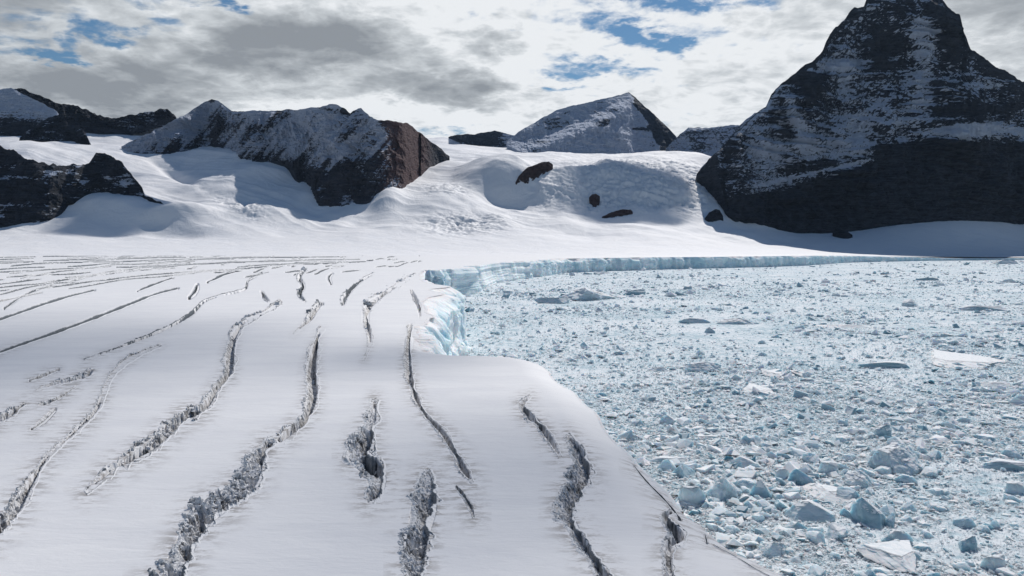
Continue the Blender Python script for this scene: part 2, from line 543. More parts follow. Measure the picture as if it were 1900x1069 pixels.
# ------------------------------------------------------------------ glacier surface mesh
def build_glacier():
    yr = np.r_[np.linspace(1500, 1120, 60), np.linspace(1116, 540, 400), np.linspace(538.8, 478, 110), np.linspace(477.5, 468, 60)]
    Yr = C * F / (yr - YH)
    uc = np.r_[np.linspace(-1.6, -.80, 160), np.linspace(-.798, .56, 980), np.linspace(.565, 1.15, 160)]
    U, Yg = np.meshgrid(uc, Yr)
    X = (U * Yg).ravel(); Y = Yg.ravel()
    ins = inside_glacier(X, Y)
    d, nx, ny = edge_dist(X, Y)
    nr, nc = len(Yr), len(uc)
    fc = grid_faces(nr, nc)
    keep = ins[fc].any(1)
    fc = fc[keep]
    used = np.unique(fc)
    out = used[~ins[used]]
    ok = d[out] < 1e3
    X[out[ok]] = nx[out[ok]]; Y[out[ok]] = ny[out[ok]]; d[out] = 0
    z = gz(X, Y)
    z = z - ROLL_H * np.clip(1 - d / ROLL_W, 0, 1) ** 2 * (1 - sstep(7.3, 9, Y / C))
    # grooves under the crevasses
    px, py = to_pix(X, Y, np.zeros_like(X))
    low = np.zeros_like(z); near = np.full(z.shape, 50.0)
    for p in CPATH:
        lo = p[:, :2].min(0) - p[:, 2].max() * .5 - 26; hi = p[:, :2].max(0) + p[:, 2].max() * .5 + 26
        k = np.nonzero((px > lo[0]) & (px < hi[0]) & (py > lo[1]) & (py < hi[1]))[0]
        if not len(k): continue
        st = max(1, int(p[:, 2].max() / 8))
        q = p[::st]
        best = np.full(len(k), 1e9)
        for a in q:
            best = np.minimum(best, np.hypot(px[k] - a[0], py[k] - a[1]) - a[2] / 2)
        near[k] = np.minimum(near[k], best)
        wpx = p[:, 2].max()
        Dm = Y[k]
        depth = np.minimum(wpx * Dm / F * .55 + .4, 7) * 1.5 + 1.0
        low[k] = np.maximum(low[k], np.where(best < (-.20 * min(wpx, 30) - .3 if wpx >= 9 else .25), depth, 0))
    z = z - low
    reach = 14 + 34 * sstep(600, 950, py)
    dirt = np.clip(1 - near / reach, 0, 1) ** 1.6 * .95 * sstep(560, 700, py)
    re = np.full(len(X), -1); re[used] = np.arange(len(used))
    V = np.stack([X, Y, z], 1)[used]
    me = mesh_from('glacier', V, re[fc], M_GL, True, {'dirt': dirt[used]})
    o = obj('glacier', me)
    tag(o, 'wide snow covered glacier tongue cut by crevasses', 'glacier', None, 'structure')


build_glacier()


# ------------------------------------------------------------------ crevasse meshes
def jitter_boxes(cx, cy, cz, size, flat, r, tilt=.5, skew=.28):
    """many angular blocks as one vertex / face array: 8 corners each, all corners pushed about"""
    n = len(cx)
    base = np.array([(-1, -1, -1), (1, -1, -1), (1, 1, -1), (-1, 1, -1), (-1, -1, 1), (1, -1, 1), (1, 1, 1), (-1, 1, 1)], float) * .5
    v = np.repeat(base[None], n, 0)
    v[:, 4:, :2] *= r.uniform(.35, .95, (n, 1, 2))
    v = v + r.uniform(-skew, skew, v.shape)
    sc = np.stack([size * r.uniform(.7, 1.5, n), size * r.uniform(.6, 1.2, n), size * flat * r.uniform(.5, 1.5, n)], 1)
    v = v * sc[:, None, :]
    az = r.uniform(0, 2 * np.pi, n); ax = r.normal(0, tilt, n); ay = r.normal(0, tilt, n)
    cz_, sz_ = np.cos(az), np.sin(az)
    x, y, z = v[..., 0], v[..., 1], v[..., 2]
    y, z = y * np.cos(ax)[:, None] - z * np.sin(ax)[:, None], y * np.sin(ax)[:, None] + z * np.cos(ax)[:, None]
    x, z = x * np.cos(ay)[:, None] + z * np.sin(ay)[:, None], -x * np.sin(ay)[:, None] + z * np.cos(ay)[:, None]
    x, y = x * cz_[:, None] - y * sz_[:, None], x * sz_[:, None] + y * cz_[:, None]
    V = np.stack([x + cx[:, None], y + cy[:, None], z + cz[:, None]], -1).reshape(-1, 3)
    f = np.array([(0, 3, 2, 1), (4, 5, 6, 7), (0, 1, 5, 4), (1, 2, 6, 5), (2, 3, 7, 6), (3, 0, 4, 7)])
    Fc = (f[None] + (np.arange(n) * 8)[:, None, None]).reshape(-1, 4)
    return V, Fc


def build_crevasse(idx, pts, label, rub):
    gz = gz_rim
    p = CPATH[idx]
    wmax = p[:, 2].max()
    t = np.gradient(p[:, :2], axis=0); t /= np.linalg.norm(t, axis=1, keepdims=True) + 1e-9
    n = np.stack([t[:, 1], -t[:, 0]], 1)          # sideways in the picture plane of the path
    n[n[:, 0] < 0] *= -1
    # keep the sideways direction steady along the path
    for i in range(1, len(n)):
        if (n[i] * n[i - 1]).sum() < 0: n[i] *= -1
    ns = len(p)
    nv = int(np.clip(wmax * 1.25 + 12, 12, 64))
    v = np.linspace(0, 1, nv)
    marg = max(.35 * wmax, 3.0)
    s = np.arange(ns)
    wk = np.where(p[:, 2] > 14, .86, .85 if wmax >= 9 else .68)
    half = wk * p[:, 2] / 2 * np.clip(.85 + 1.0 * fbm(s / 16.0, idx * 5.1, 0, 3, 20), .3, 1.25)
    # ragged edges
    jl = fbm(s / 4.0, idx * 7.7, 0, 4, 21, .7) * .5 * half
    jr = fbm(s / 7.0, idx * 3.3 + 50, 0, 4, 22, .65) * .5 * half
    A = -(half + jl); B = half + jr
    off = np.empty((ns, nv)); w = np.empty((ns, nv))
    m1 = .16; m2 = .86
    for j, q in enumerate(v):
        if q < m1: off[:, j] = A - marg * (1 - q / m1); w[:, j] = -(1 - q / m1)
        elif q > m2: off[:, j] = B + marg * (q - m2) / (1 - m2); w[:, j] = 1 + (q - m2) / (1 - m2)
        else:
            k = (q - m1) / (m2 - m1); off[:, j] = A + (B - A) * k; w[:, j] = k
    pxx = p[:, 0:1] + n[:, 0:1] * off; pyy = p[:, 1:2] + n[:, 1:2] * off
    X, Y = on_plane(pxx, np.maximum(pyy, 463.5))
    ww = (np.hypot(X[:, -1] - X[:, 0], Y[:, -1] - Y[:, 0]))[:, None] * (B - A)[:, None] / (B - A + 2 * marg)[:, None]
    depth = np.minimum(ww * (.40 if rub > .3 else .6) + .2, 7.0)
    inn = np.clip(w, 0, 1)
    prof = sstep(0, .62, inn) * (1 - sstep(.86, 1.0, inn))
    fill = np.clip(.5 + 2.2 * fbm(s / 22.0, idx * 2.9, 0, 3, 29), 0, 1)[:, None]      # choked with snow or open
    end = sstep(0, .06, s / ns) * (1 - sstep(.94, 1, s / ns))
    cell = np.maximum(ww / 7.5, .3)
    f1, f2, cid = worley(X / cell.mean(), Y / cell.mean(), idx + 3)
    blocks = (cid - .5) * sstep(.02, .25, f2 - f1)
    rough = fbm(X / cell.mean() * 1.7, Y / cell.mean() * 1.7, 0, 3, 5)
    inside = ((w > 0) & (w < 1)).astype(float)
    amp = depth * (.16 * rub + .08) * inside
    hump = np.exp(-((w + .05) / .25) ** 2) * .10 * depth * (.4 + rough)
    z = gz(X, Y) - depth * prof * end[:, None] * (1.25 - 1.0 * rub * fill) + amp * blocks * np.minimum(end[:, None] + .2, 1) + amp * .9 * rough + hump + .05
    edge_fade = np.where((w < 0) | (w > 1), 1.0, 0)
    wo = np.maximum(-w, w - 1)
    z = np.where(wo > 0, z - (.30 * depth * sstep(.25, .8, wo) + .12 * sstep(.1, .5, wo)) * (wmax >= 9), z)
    z = np.where(w <= -.8, gz(X, Y) - .5, z); z = np.where(w >= 1.8, gz(X, Y) - .5, z)
    z[0] = gz(X[0], Y[0]) - .5; z[-1] = gz(X[-1], Y[-1]) - .5
    z = np.minimum(z, gz(X, Y) + .35 * depth * rub + .06)
    clean_lit = np.clip(np.where(inside > 0, .12 + .4 * (1 - rub) + .35 * rough, 1.0), 0, 1)
    clean_lit = np.where(inside > 0, clean_lit * .4 + .34 * rub * fill + .8 * sstep(.06, .3, f2 - f1) * sstep(.15, .6, cid) * (.35 + .65 * rub), clean_lit)  # shade in the gaps between blocks painted darker than their tops
    if wmax < 40: clean_lit = np.where(inside > 0, clean_lit * .72, clean_lit)
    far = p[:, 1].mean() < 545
    if far or rub < .25: clean_lit = np.where(inside > 0, .15 + .3 * rough, 1.0)
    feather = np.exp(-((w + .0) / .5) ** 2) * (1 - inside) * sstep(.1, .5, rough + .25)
    clean_lit = np.clip(clean_lit - feather * .7, 0, 1)
    ice = np.clip(sstep(.72, .9, inn) * .8 + (1.0 if (far or rub < .2) else .0), 0, 1) * inside  # dark ice on the right wall; far and thin cracks painted dark as depth shade
    V = np.stack([X, Y, z], -1).reshape(-1, 3)
    if label in (FAR_LABEL, MARK_LABEL):
        me = mesh_from('crevasse', V, grid_faces(ns, nv), M_CREV, rub < .15, {'clean_lit': clean_lit.ravel(), 'ice': ice.ravel()})
        o = obj('crevasse', me)
    else:
        mid = ns // 2
        base = np.array([X[mid, nv // 2], Y[mid, nv // 2], float(gz(X, Y)[mid, nv // 2])])
        o = obj('crevasse', None, None, tuple(base))
        c1, c2 = max(2, int(m1 * (nv - 1))), min(nv - 3, int(np.ceil(m2 * (nv - 1))))
        cw = min(c2 - 1, max(c1 + 1, int((m1 + (m2 - m1) * .74) * (nv - 1))))
        for pn, ca_, cb_ in (('snow_lip', 0, c1), ('crevasse_floor', c1, cw), ('ice_wall', cw, c2), ('snow_lip', c2, nv - 1)):
            sl_ = slice(ca_, cb_ + 1)
            Vp = np.stack([X[:, sl_], Y[:, sl_], z[:, sl_]], -1).reshape(-1, 3) - base
            obj(pn, mesh_from(pn, Vp, grid_faces(ns, cb_ - ca_ + 1), M_CREV, rub < .15, {'clean_lit': clean_lit[:, sl_].ravel(), 'ice': ice[:, sl_].ravel()}), o)
    tag(o, label, 'crevasse', 'crevasses across the glacier')
    if rub >= .35 and wmax >= 9:                       # tumbled blocks lying in it
        r = np.random.default_rng(100 + idx)
        nb = int(min(2600, ns * wmax * .14 * rub + 16))
        si = r.integers(2, ns - 2, nb)
        k = r.beta(1.5, 1.9, nb) * 1.6 - .38
        jj = np.clip(((m1 + (m2 - m1) * np.clip(k, -.35, 1.1)) * (nv - 1)).astype(int), 1, nv - 2)
        size_k = np.where((k < 0) | (k > .9), .5, 1.0)
        bx, by, bz = X[si, jj], Y[si, jj], z[si, jj]
        wl = ww[si, 0]
        size = wl * (.022 + .075 * r.random(nb) ** 3)
        size = size * size_k
        V2, F2 = jitter_boxes(bx, by, bz + size * .05, size, .55, r, .30)
        tone = np.repeat(np.clip(r.normal(.95, .3, nb), 0, 1), 8)
        me2 = mesh_from('snow_rubble', V2 - base, F2, M_CREV, False, {'clean_lit': tone, 'ice': np.repeat((r.random(nb) < .12) * .8, 8)})
        rb = tag(obj('snow_rubble', me2, o), kind='stuff')


for i, (pts, label, rub) in enumerate(CREV):
    build_crevasse(i, pts, label, rub)


# ------------------------------------------------------------------ ice cliff round the bay
def build_cliff():
    E0 = EDGE_S[14 * 4:]
    E = np.stack([np.interp(np.linspace(0, len(E0) - 1, len(E0) * 4), np.arange(len(E0)), E0[:, k]) for k in (0, 1)], 1)
    # resample with a step that grows with distance
    d = np.r_[0, np.cumsum(np.linalg.norm(np.diff(E, axis=0), axis=1) / (E[1:, 1] + 20))]
    n = 1500
    s = np.linspace(0, d[-1], n)
    P = np.stack([np.interp(s, d, E[:, k]) for k in (0, 1)], 1)
    t = np.gradient(P, axis=0); t /= np.linalg.norm(t, axis=1, keepdims=True)
    nrm = np.stack([t[:, 1], -t[:, 0]], 1)
    arc = np.r_[0, np.cumsum(np.linalg.norm(np.diff(P, axis=0), axis=1))]
    top = gz(P[:, 0], P[:, 1]) - ROLL_H * (1 - sstep(7.3, 9, P[:, 1] / C))
    rows = 34
    X = np.empty((rows + 3, n)); Y = X.copy(); Z = X.copy(); cap = X * 0; blue = X * 0
    sc = np.clip(P[:, 1] / (18 * C), .35, 3.2)            # features grow with distance
    fl = arc / (9 * sc)
    vis = sstep(6.5, 9, P[:, 1] / C)
    notch = np.clip(fbm(fl / 2.2, 0, 0, 4, 41), -1, 1)
    for r_ in range(rows + 3):
        if r_ == 0: o_, z = np.full(n, -5.0), top - 3
        elif r_ == 1: o_, z = np.full(n, -1.6), top + .12
        else:
            q = (r_ - 2) / rows
            z = top + .05 + (WATER - 2 - top) * q
            H = top - WATER
            o_ = H * (.01 + .07 * q ** 2)
            butt = ridged(fl * .23, q * .25, 0, 3, 51) * .30
            flut = ridged(fl, q * .5 + fl * .1, 0, 4, 52, .6) * .26
            chip = fbm(fl * 2.2, q * 5, 0, 4, 53) * .09
            chk = np.round(fbm(fl * .6, q * 2.2, 0, 2, 54) * 5) / 5 * .14
            o_ = o_ + H * (butt + flut + chip + chk) * (0.45 + .55 * min(1, q * 6)) * vis
            z = z - (1 - min(1, q * 3)) * np.maximum(notch, 0) * H * .30 * vis
            cap[r_] = np.clip(.9 - q * 12, 0, 1)
            blue[r_] = np.clip(.35 * fbm(fl * .35, q * 1.2, 0, 3, 57) + .12 - .9 * (flut / .26 - .5), 0, 1)
        X[r_] = P[:, 0] + nrm[:, 0] * o_; Y[r_] = P[:, 1] + nrm[:, 1] * o_; Z[r_] = z
    cap[0] = cap[1] = 1
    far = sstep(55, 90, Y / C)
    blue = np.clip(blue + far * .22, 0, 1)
    V = np.stack([X, Y, Z], -1).reshape(-1, 3)
    me = mesh_from('ice_cliff', V, grid_faces(rows + 3, n)[:, ::-1], M_CLIFF, False, {'cap': cap.ravel(), 'blue': blue.ravel()})
    o = obj('ice_cliff', me)
    tag(o, 'pale blue fluted ice cliff where the glacier ends around the bay', 'ice cliff')


build_cliff()

# ------------------------------------------------------------------ snow slopes beyond
SP = {
    -500: [(90, 478), (116, 460), (130, 438), (150, 410), (180, 330), (215, 260), (255, 215)],
    -150: [(90, 478), (116, 459), (130, 439), (150, 408), (175, 330), (215, 255), (255, 210)],
    0:    [(92, 477), (116, 457), (128, 441), (142, 420), (160, 330), (175, 285), (205, 250), (250, 215)],
    120:  [(92, 477), (116, 456), (128, 441), (142, 412), (160, 345), (178, 292), (205, 262), (250, 225)],
    220: [(92, 477), (118, 455), (131, 441), (138, 430), (145, 375), (165, 345), (183, 300), (195, 278), (215, 255), (250, 232)],
    270: [(92, 477), (118, 455), (131, 442), (138, 430), (146, 383), (152, 372), (178, 312), (194, 284), (212, 262), (250, 240)],
    320: [(92, 477), (118, 455), (128, 443), (140, 412), (158, 372), (180, 315), (194, 284), (208, 268), (250, 245)],
    430: [(92, 477), (118, 455), (127, 445), (142, 410), (160, 350), (176, 305), (188, 272), (210, 258), (250, 240)],
    540: [(92, 477), (118, 456), (128, 443), (143, 412), (156, 370), (168, 332), (178, 302), (205, 288), (250, 270)],
    650:  [(92, 477), (118, 459), (130, 440), (145, 415), (156, 388), (180, 350), (250, 300)],
    740:  [(92, 477), (118, 461), (132, 438), (147, 405), (160, 365), (180, 330), (205, 295), (250, 275)],
    850:  [(92, 476), (118, 463), (134, 437), (152, 400), (168, 350), (186, 312), (208, 287), (235, 268), (262, 258)],
    960:  [(90, 477), (116, 466), (136, 437), (156, 392), (164, 372), (171, 322), (184, 310), (206, 297), (236, 285), (262, 281)],
    1080: [(90, 477), (114, 468), (138, 438), (154, 412), (162, 385), (169, 345), (186, 322), (208, 302), (236, 286), (262, 279)],
    1200: [(92, 476), (112, 469), (138, 444), (154, 420), (162, 388), (169, 345), (188, 318), (212, 298), (236, 281), (262, 276)],
    1310: [(98, 475), (112, 470), (138, 450), (156, 424), (164, 390), (172, 350), (192, 316), (220, 293), (262, 280)],
    1450: [(112, 474.5), (124, 470), (150, 455), (168, 430), (184, 405), (210, 375), (262, 340)],
    1620: [(128, 475), (145, 469), (160, 450), (174, 426), (188, 404), (215, 375), (262, 340)],
    1780: [(140, 476), (155, 471), (168, 445), (180, 402), (192, 388), (215, 370), (262, 340)],
    1920: [(150, 476), (162, 472), (176, 450), (188, 420), (200, 402), (225, 370), (262, 340)],
    2250: [(168, 475), (178, 468), (188, 450), (200, 420), (220, 390), (262, 350)],
}
cp = np.array([(x / 130, D / 14, y) for x, l in SP.items() for D, y in l])


def tps(r2_):
    return .5 * r2_ * np.log(r2_ + 1e-9)


_d2 = ((cp[:, None, :2] - cp[None, :, :2]) ** 2).sum(-1)
_n = len(cp)
_A = np.zeros((_n + 3, _n + 3)); _A[:_n, :_n] = tps(_d2) + np.eye(_n) * .15
_A[:_n, _n] = 1; _A[:_n, _n + 1:] = cp[:, :2]; _A[_n, :_n] = 1; _A[_n + 1:, :_n] = cp[:, :2].T
_w = np.linalg.solve(_A, np.r_[cp[:, 2], 0, 0, 0])


def snow_y(x, d):
    """picture row of the snow at picture column x and depth d (in camera heights)"""
    r = np.full(np.shape(x), _w[_n], float) + _w[_n + 1] * x / 130 + _w[_n + 2] * d / 14
    for i in range(_n):
        r = r + _w[i] * tps((x / 130 - cp[i, 0]) ** 2 + (d / 14 - cp[i, 1]) ** 2)
    return r


def snow_z(X, Y):
    u = X / Y; x = 950 + F * u; d = Y / C
    y = snow_y(x, d)
    z = C + (YH - y) / F * Y
    g = lambda cx, cy, sx, sy, a=0: gauss(x, y, cx, cy, sx, sy, a)
    k = sstep(120, 150, d) * (1 - sstep(1350, 1550, x) * (1 - sstep(165, 200, d))) * (1 - .35 * sstep(192, 215, d))
    z = z + k * C * (2.0 * fbm(X / (13 * C), Y / (15 * C), 0, 3, 71) + .22 * fbm(X / (3.6 * C), Y / (4 * C), 0, 2, 72))
    # swells and hollows seen in the snow
    z = z + C * (2.6 * g(345, 404, 66, 12) - 1.0 * g(345, 434, 60, 8) + 2.0 * g(930, 312, 70, 12) - 1.6 * g(900, 350, 70, 14, 15)
                 + 1.6 * g(480, 395, 60, 12) + 2.0 * g(720, 372, 30, 20, -30) + 1.8 * g(1120, 322, 90, 9) - 1.5 * g(1180, 365, 110, 18)
                 + 1.5 * g(500, 318, 50, 10) - 1.2 * g(330, 322, 50, 8, 30))
    # long folds and bergschrunds that follow the slope, wind scoops
    fold = ridged((d + .06 * (x - 900)) / 9 + .8 * fbm(x / 160, d / 22, 0, 2, 78), x / 420, 0, 3, 79)
    z = z + k * C * .62 * (fold - .5) * (1 - sstep(1350, 1420, x))
    # crevassed steps of the ice falls
    icef = np.clip(1.5 * g(1160, 348, 140, 42) + 1.0 * g(860, 412, 75, 16) + .9 * g(450, 388, 45, 14, 20) + .7 * g(830, 350, 40, 16) + .5 * g(1290, 350, 60, 40), 0, 1)
    st = fbm(X / (1.6 * C), Y / (2.6 * C), 0, 3, 75)
    w1, w2, _ = worley((X + .3 * Y) / (2.4 * C), Y / (1.5 * C) + 2 * st, 77)
    z = z - icef * C * .30 * (1 - sstep(.04, .22, w2 - w1))
    z = z + icef * C * (.45 * np.round(st * 3) / 3 + .85 * (ridged(X / (2.6 * C) + .4 * st, Y / (1.5 * C) + X / (9 * C), 0, 4, 76) - .5))
    return z


def build_snow():
    uc = np.r_[np.linspace(-1.3, -.72, 90), np.linspace(-.718, .718, 900), np.linspace(.72, 1.15, 70)]
    Dr = np.r_[np.linspace(86, 125, 70), np.linspace(125.5, 215, 330), np.linspace(216, 272, 90), np.linspace(275, 420, 12)]
    U, Yg = np.meshgrid(uc, Dr * C)
    X = U * Yg
    dd = np.minimum(Yg, 268 * C)
    z = snow_z(U * dd, dd) - np.maximum(Yg - 262 * C, 0) * .5
    # stay off the bay: behind the cliff line
    Xf, Yf = X.ravel(), Yg.ravel()
    ins = inside_glacier(Xf, Yf)
    d, _, _ = edge_dist(Xf, Yf)
    ok = ins & (d > 1.2 * C)
    fc = grid_faces(*X.shape)
    fc = fc[ok[fc].all(1)]
    used = np.unique(fc); re = np.full(Xf.size, -1); re[used] = np.arange(len(used))
    V = np.stack([Xf, Yf, z.ravel()], 1)[used]
    o = obj('snow_slope', mesh_from('snow_slope', V, re[fc], M_SNOW, True))
    tag(o, 'smooth white snow slopes and icefalls rising between the rocky mountains', 'snow slope', None, 'structure')


build_snow()


def hit_snow(xs, ys, lo=112, hi=262, n=300):
    """depth (metres) where the ray of each pixel first meets the snow"""
    xs = np.asarray(xs, float); ys = np.asarray(ys, float)
    sx, sz = slope_of(xs, ys)
    res = np.full(xs.shape, np.nan)
    for d in np.linspace(lo, hi, n) * C:
        zz = snow_z(sx * d, np.full(xs.shape, d))
        k = np.isnan(res) & (zz >= C + sz * d)
        res[k] = d
    bad = np.isnan(res)
    if bad.any():
        g = ~bad
        res[bad] = np.interp(xs[bad], xs[g], res[g]) if g.any() else hi * C * .9
    return res


# ------------------------------------------------------------------ mountains
def mountain(name, label, top, bot, steep, mat, amp, nx=420, ny=200, snow=None, red=None, terr=0.0, spur=1.0, D0=None, seed=1, jag=3.0, kind='structure', cat='mountain', flat=True, sm=25, back=1.0, ledge=None):
    top = np.array(top, float); bot = np.array(bot, float)
    x0, x1 = max(top[0, 0], bot[0, 0]), min(top[-1, 0], bot[-1, 0])
    xs = np.linspace(x0, x1, nx)
    yt = np.interp(xs, top[:, 0], top[:, 1]) + jag * fbm(xs / 9, seed * 3.3, 0, 4, seed)
    yb = np.interp(xs, bot[:, 0], bot[:, 1]) + jag * .9 * fbm(xs / 12, seed * 9.1, 0, 3, seed + 4)
    yb = np.maximum(yb, yt + .4)
    Db = hit_snow(xs, yb) if D0 is None else np.interp(xs, [a for a, _ in D0], [b for _, b in D0]) * C
    k = np.ones(sm) / sm
    Db = np.convolve(np.pad(Db, sm // 2, mode='edge'), k, 'valid')[:nx]
    sxb, szb = slope_of(xs, yb); sxt, szt = slope_of(xs, yt)
    zb = C + szb * Db
    T = math.tan(R(steep))
    Dt = (C - zb + T * Db) / (T - szt)
    Dt = np.maximum(Dt, Db + .2 * C)
    zt = C + szt * Dt
    v = np.r_[-.12, -.05, np.linspace(0, 1, ny)]
    vv = np.clip(v, None, 1)[:, None]
    Y = Db + (Dt - Db) * vv
    Z = zb + (zt - zb) * vv
    X = sxb * Db + (sxt * Dt - sxb * Db) * vv
    hgt = (zt - zb).max()
    env = np.clip(.22 + np.sin(np.pi * np.clip(vv, 0, 1) ** .8) ** .6, 0, 1) * (1 - sstep(.93, 1, vv)) * np.clip((zt - zb) / (.25 * hgt + 1e-6), 0, 1)
    s_ = hgt / 3.0
    warp = fbm(X / s_, Y / s_, Z / s_, 3, seed + 8) * .55
    # buttresses and gullies running down the face, then blocky relief
    gul = ridged(X / (s_ * .75) + warp + .25 * Z / s_, seed * 1.7, Z / (s_ * 2.6), 5, seed + 10, .6) - .5
    lump = fbm(X / (s_ * .8), Y / s_, Z / (s_ * .8), 5, seed + 15, .58)
    fine = ridged(X / (s_ * .22) + warp, Y / (s_ * .3), Z / (s_ * .3) + warp, 5, seed + 20, .6) - .5
    r = spur * (1.0 * gul + .8 * lump) + .55 * fine
    if terr:
        zz = Z + .10 * X + hgt * .07 * fbm(X / s_ * .8, Z / s_, 0, 4, seed + 30)
        q = zz / (hgt / 23.0) + 1.2 * fbm(X / s_ * .6, Z / s_ * 3, 0, 3, seed + 31)
        fr = q - np.floor(q)
        st = (np.floor(q) + sstep(.45, 1.0, fr) - q)
        r = r - terr * st * np.clip(.15 + 1.5 * fbm(X / s_ * 1.5, Z / s_ * 2.5, 0, 4, seed + 33), 0, 1)
    if ledge:
        qx, qy = to_pix(X, Y, Z); r = r + ledge(qx, qy)
    Y2 = Y - amp * C * r * env
    Z = Z - np.where(v < -.1, 3.0, np.where(v < 0, .8, 0))[:, None] * C * min(1, hgt / (12 * C))
    P = np.stack([X, Y2, Z], -1)
    n = grid_normals(P)
    n[n[..., 2] < 0] *= -1
    pxx, pyy = to_pix(P[..., 0], P[..., 1], P[..., 2])
    sl = n[..., 2]
    sn = snow(pxx, pyy, sl, vv, r) if snow else sstep(.55, .8, sl)
    rd = red(pxx, pyy) if red else np.zeros_like(sl)
    # the far side of the ridge
    bk = []
    for q in np.linspace(.06, 1, 14):
        hb = (zt - (zb - 2 * C)) * q
        bk.append(np.stack([P[-1, :, 0] * (1 + 0 * q), P[-1, :, 1] + hb * back, zt - hb], -1))
    P = np.concatenate([P, np.array(bk)], 0)
    pad = lambda a, val: np.concatenate([np.broadcast_to(a, (len(v), nx)), np.full((14, nx), val)], 0)
    me = mesh_from(name, P.reshape(-1, 3), grid_faces(*P.shape[:2]), mat, not flat,
                   {'snow': pad(np.clip(sn, 0, 1), .6).ravel(), 'red': pad(rd, 0).ravel()})
    o = obj(name, me)
    tag(o, label, cat, None, kind)
    return o


def snow_big(x, y, sl, v, r):
    tex = .75 * fbm(x / 85 + y / 70, (y + .08 * x) / 9, 0, 4, 301) + .55 * fbm(x / 34, y / 60, 0, 3, 302)
    s = .09 + .46 * sstep(.22, .6, sl) - .20 * r + .50 * tex
    s = s + .50 * gauss(x, y, 1712, 105, 20, 100, -4) + .3 * gauss(x, y, 1660, 40, 45, 22, 20) + .62 * gauss(x, y, 1555, 122, 42, 15, -6)
    s = s + .45 * gauss(x, y, 1480, 235, 12, 62, -16) + .2 * gauss(x, y, 1620, 225, 130, 50) + .30 * gauss(x, y, 1810, 160, 60, 30, 24)
    s = s + .24 * gauss(x, y, 1400, 275, 60, 50) + .18 * gauss(x, y, 1560, 270, 120, 30)
    ln = 349 - (x - 1390) * .235
    s = s + .5 * np.exp(-((y - ln) / 3.2) ** 2) * sstep(1385, 1420, x) * (1 - sstep(1630, 1660, x))
    dark = sstep(0, 26, y - (ln + 6)) * (x > 1330)
    dark2 = sstep(255, 285, y) * sstep(1600, 1660, x)
    s = s - .75 * np.maximum(dark * (x < 1650), dark2) - .5 * gauss(x, y, 1640, 90, 36, 46) - .4 * gauss(x, y, 1500, 165, 36, 24) - .45 * gauss(x, y, 1770, 70, 24, 40) - .4 * gauss(x, y, 1790, 208, 90, 14)
    s = s + 1.1 * gauss(x, y, 1800, 241, 56, 12, -3) + .8 * gauss(x, y, 1898, 246, 36, 9, 10) + .55 * gauss(x, y, 1690, 348, 16, 8) + .3 * gauss(x, y, 1610, 356, 10, 5)
    return s


BIG_TOP = [(1293, 322), (1312, 301), (1343, 269), (1393, 220), (1420, 198), (1433, 171), (1469, 139), (1509, 112), (1527, 94), (1539, 63), (1563, 40), (1581, 18),
           (1604, 9), (1608, -3), (1640, -14), (1680, -20), (1725, -14), (1747, -2), (1765, 18), (1781, 27), (1788, 58), (1801, 90), (1837, 117), (1869, 135),
           (1895, 150), (1902, 152), (1980, 128), (2080, 170), (2250, 270), (2420, 390)]
BIG_BOT = [(1293, 326), (1315, 334), (1330, 340), (1337, 372), (1341, 404), (1393, 418), (1420, 429), (1554, 427), (1581, 418), (1644, 406), (1689, 400), (1779, 395),
           (1846, 400), (1900, 418), (2050, 425), (2250, 420), (2420, 410)]
mountain('mountain', 'tallest dark rock pyramid streaked with snow, on the right', BIG_TOP, BIG_BOT, 70, M_ROCK, 5.6, 640, 330, snow_big, terr=1.1, spur=1.15, seed=11,
         D0=[(1293, 180), (1332, 171), (1345, 164), (1420, 169), (1600, 175), (1780, 180), (1900, 188), (2420, 212)], jag=6)


def snow_mid(x, y, sl, v, r):
    tex = .7 * fbm((x + .8 * y) / 9, (y - .3 * x) / 60, 0, 4, 311) + .6 * fbm(x / 40, y / 40, 0, 3, 312)
    foot = np.interp(x, [225, 300, 400, 440, 520, 600, 680, 720], [270, 272, 246, 288, 284, 300, 288, 262])
    s = .60 + .25 * sstep(.3, .65, sl) - .34 * r + .6 * tex
    s = s - .55 * sstep(-14, 30, y - foot - 16 * tex)
    s = s - .8 * sstep(682, 730, x - (y - 215) * .5 + 20 * tex) + .3 * gauss(x, y, 310, 238, 70, 14, -28)
    s = s - .5 * gauss(x, y, 393, 186, 9, 6) - .3 * gauss(x, y, 640, 206, 40, 6) - .3 * gauss(x, y, 405, 235, 16, 30)
    return s


MID_TOP = [(225, 272), (270, 250), (330, 220), (372, 194), (393, 182), (414, 194), (430, 207), (500, 205), (560, 203), (598, 197), (624, 193), (650, 209), (670, 200), (693, 221), (728, 225),
           (756, 229), (771, 241), (802, 264), (834, 289)]
MID_BOT = [(225, 282), (251, 282), (280, 288), (310, 288), (350, 280), (404, 266), (430, 285), (458, 307), (500, 299), (516, 296), (530, 311), (545, 318), (556, 346), (570, 372), (582, 380),
           (608, 389), (630, 386), (658, 379), (678, 369), (705, 385), (728, 373), (752, 342), (779, 338), (781, 315), (806, 307), (834, 293)]
MID_BOT = sorted(MID_BOT)
mountain('mountain', 'long rocky ridge with grey snowy flank and brown right end, left of middle', MID_TOP, MID_BOT, 60, M_ROCK_RED, 3.0, 620, 200, snow_mid,
         red=lambda x, y: sstep(690, 740, x) * (1 - sstep(780, 810, x)), spur=1.1, seed=23, sm=71)


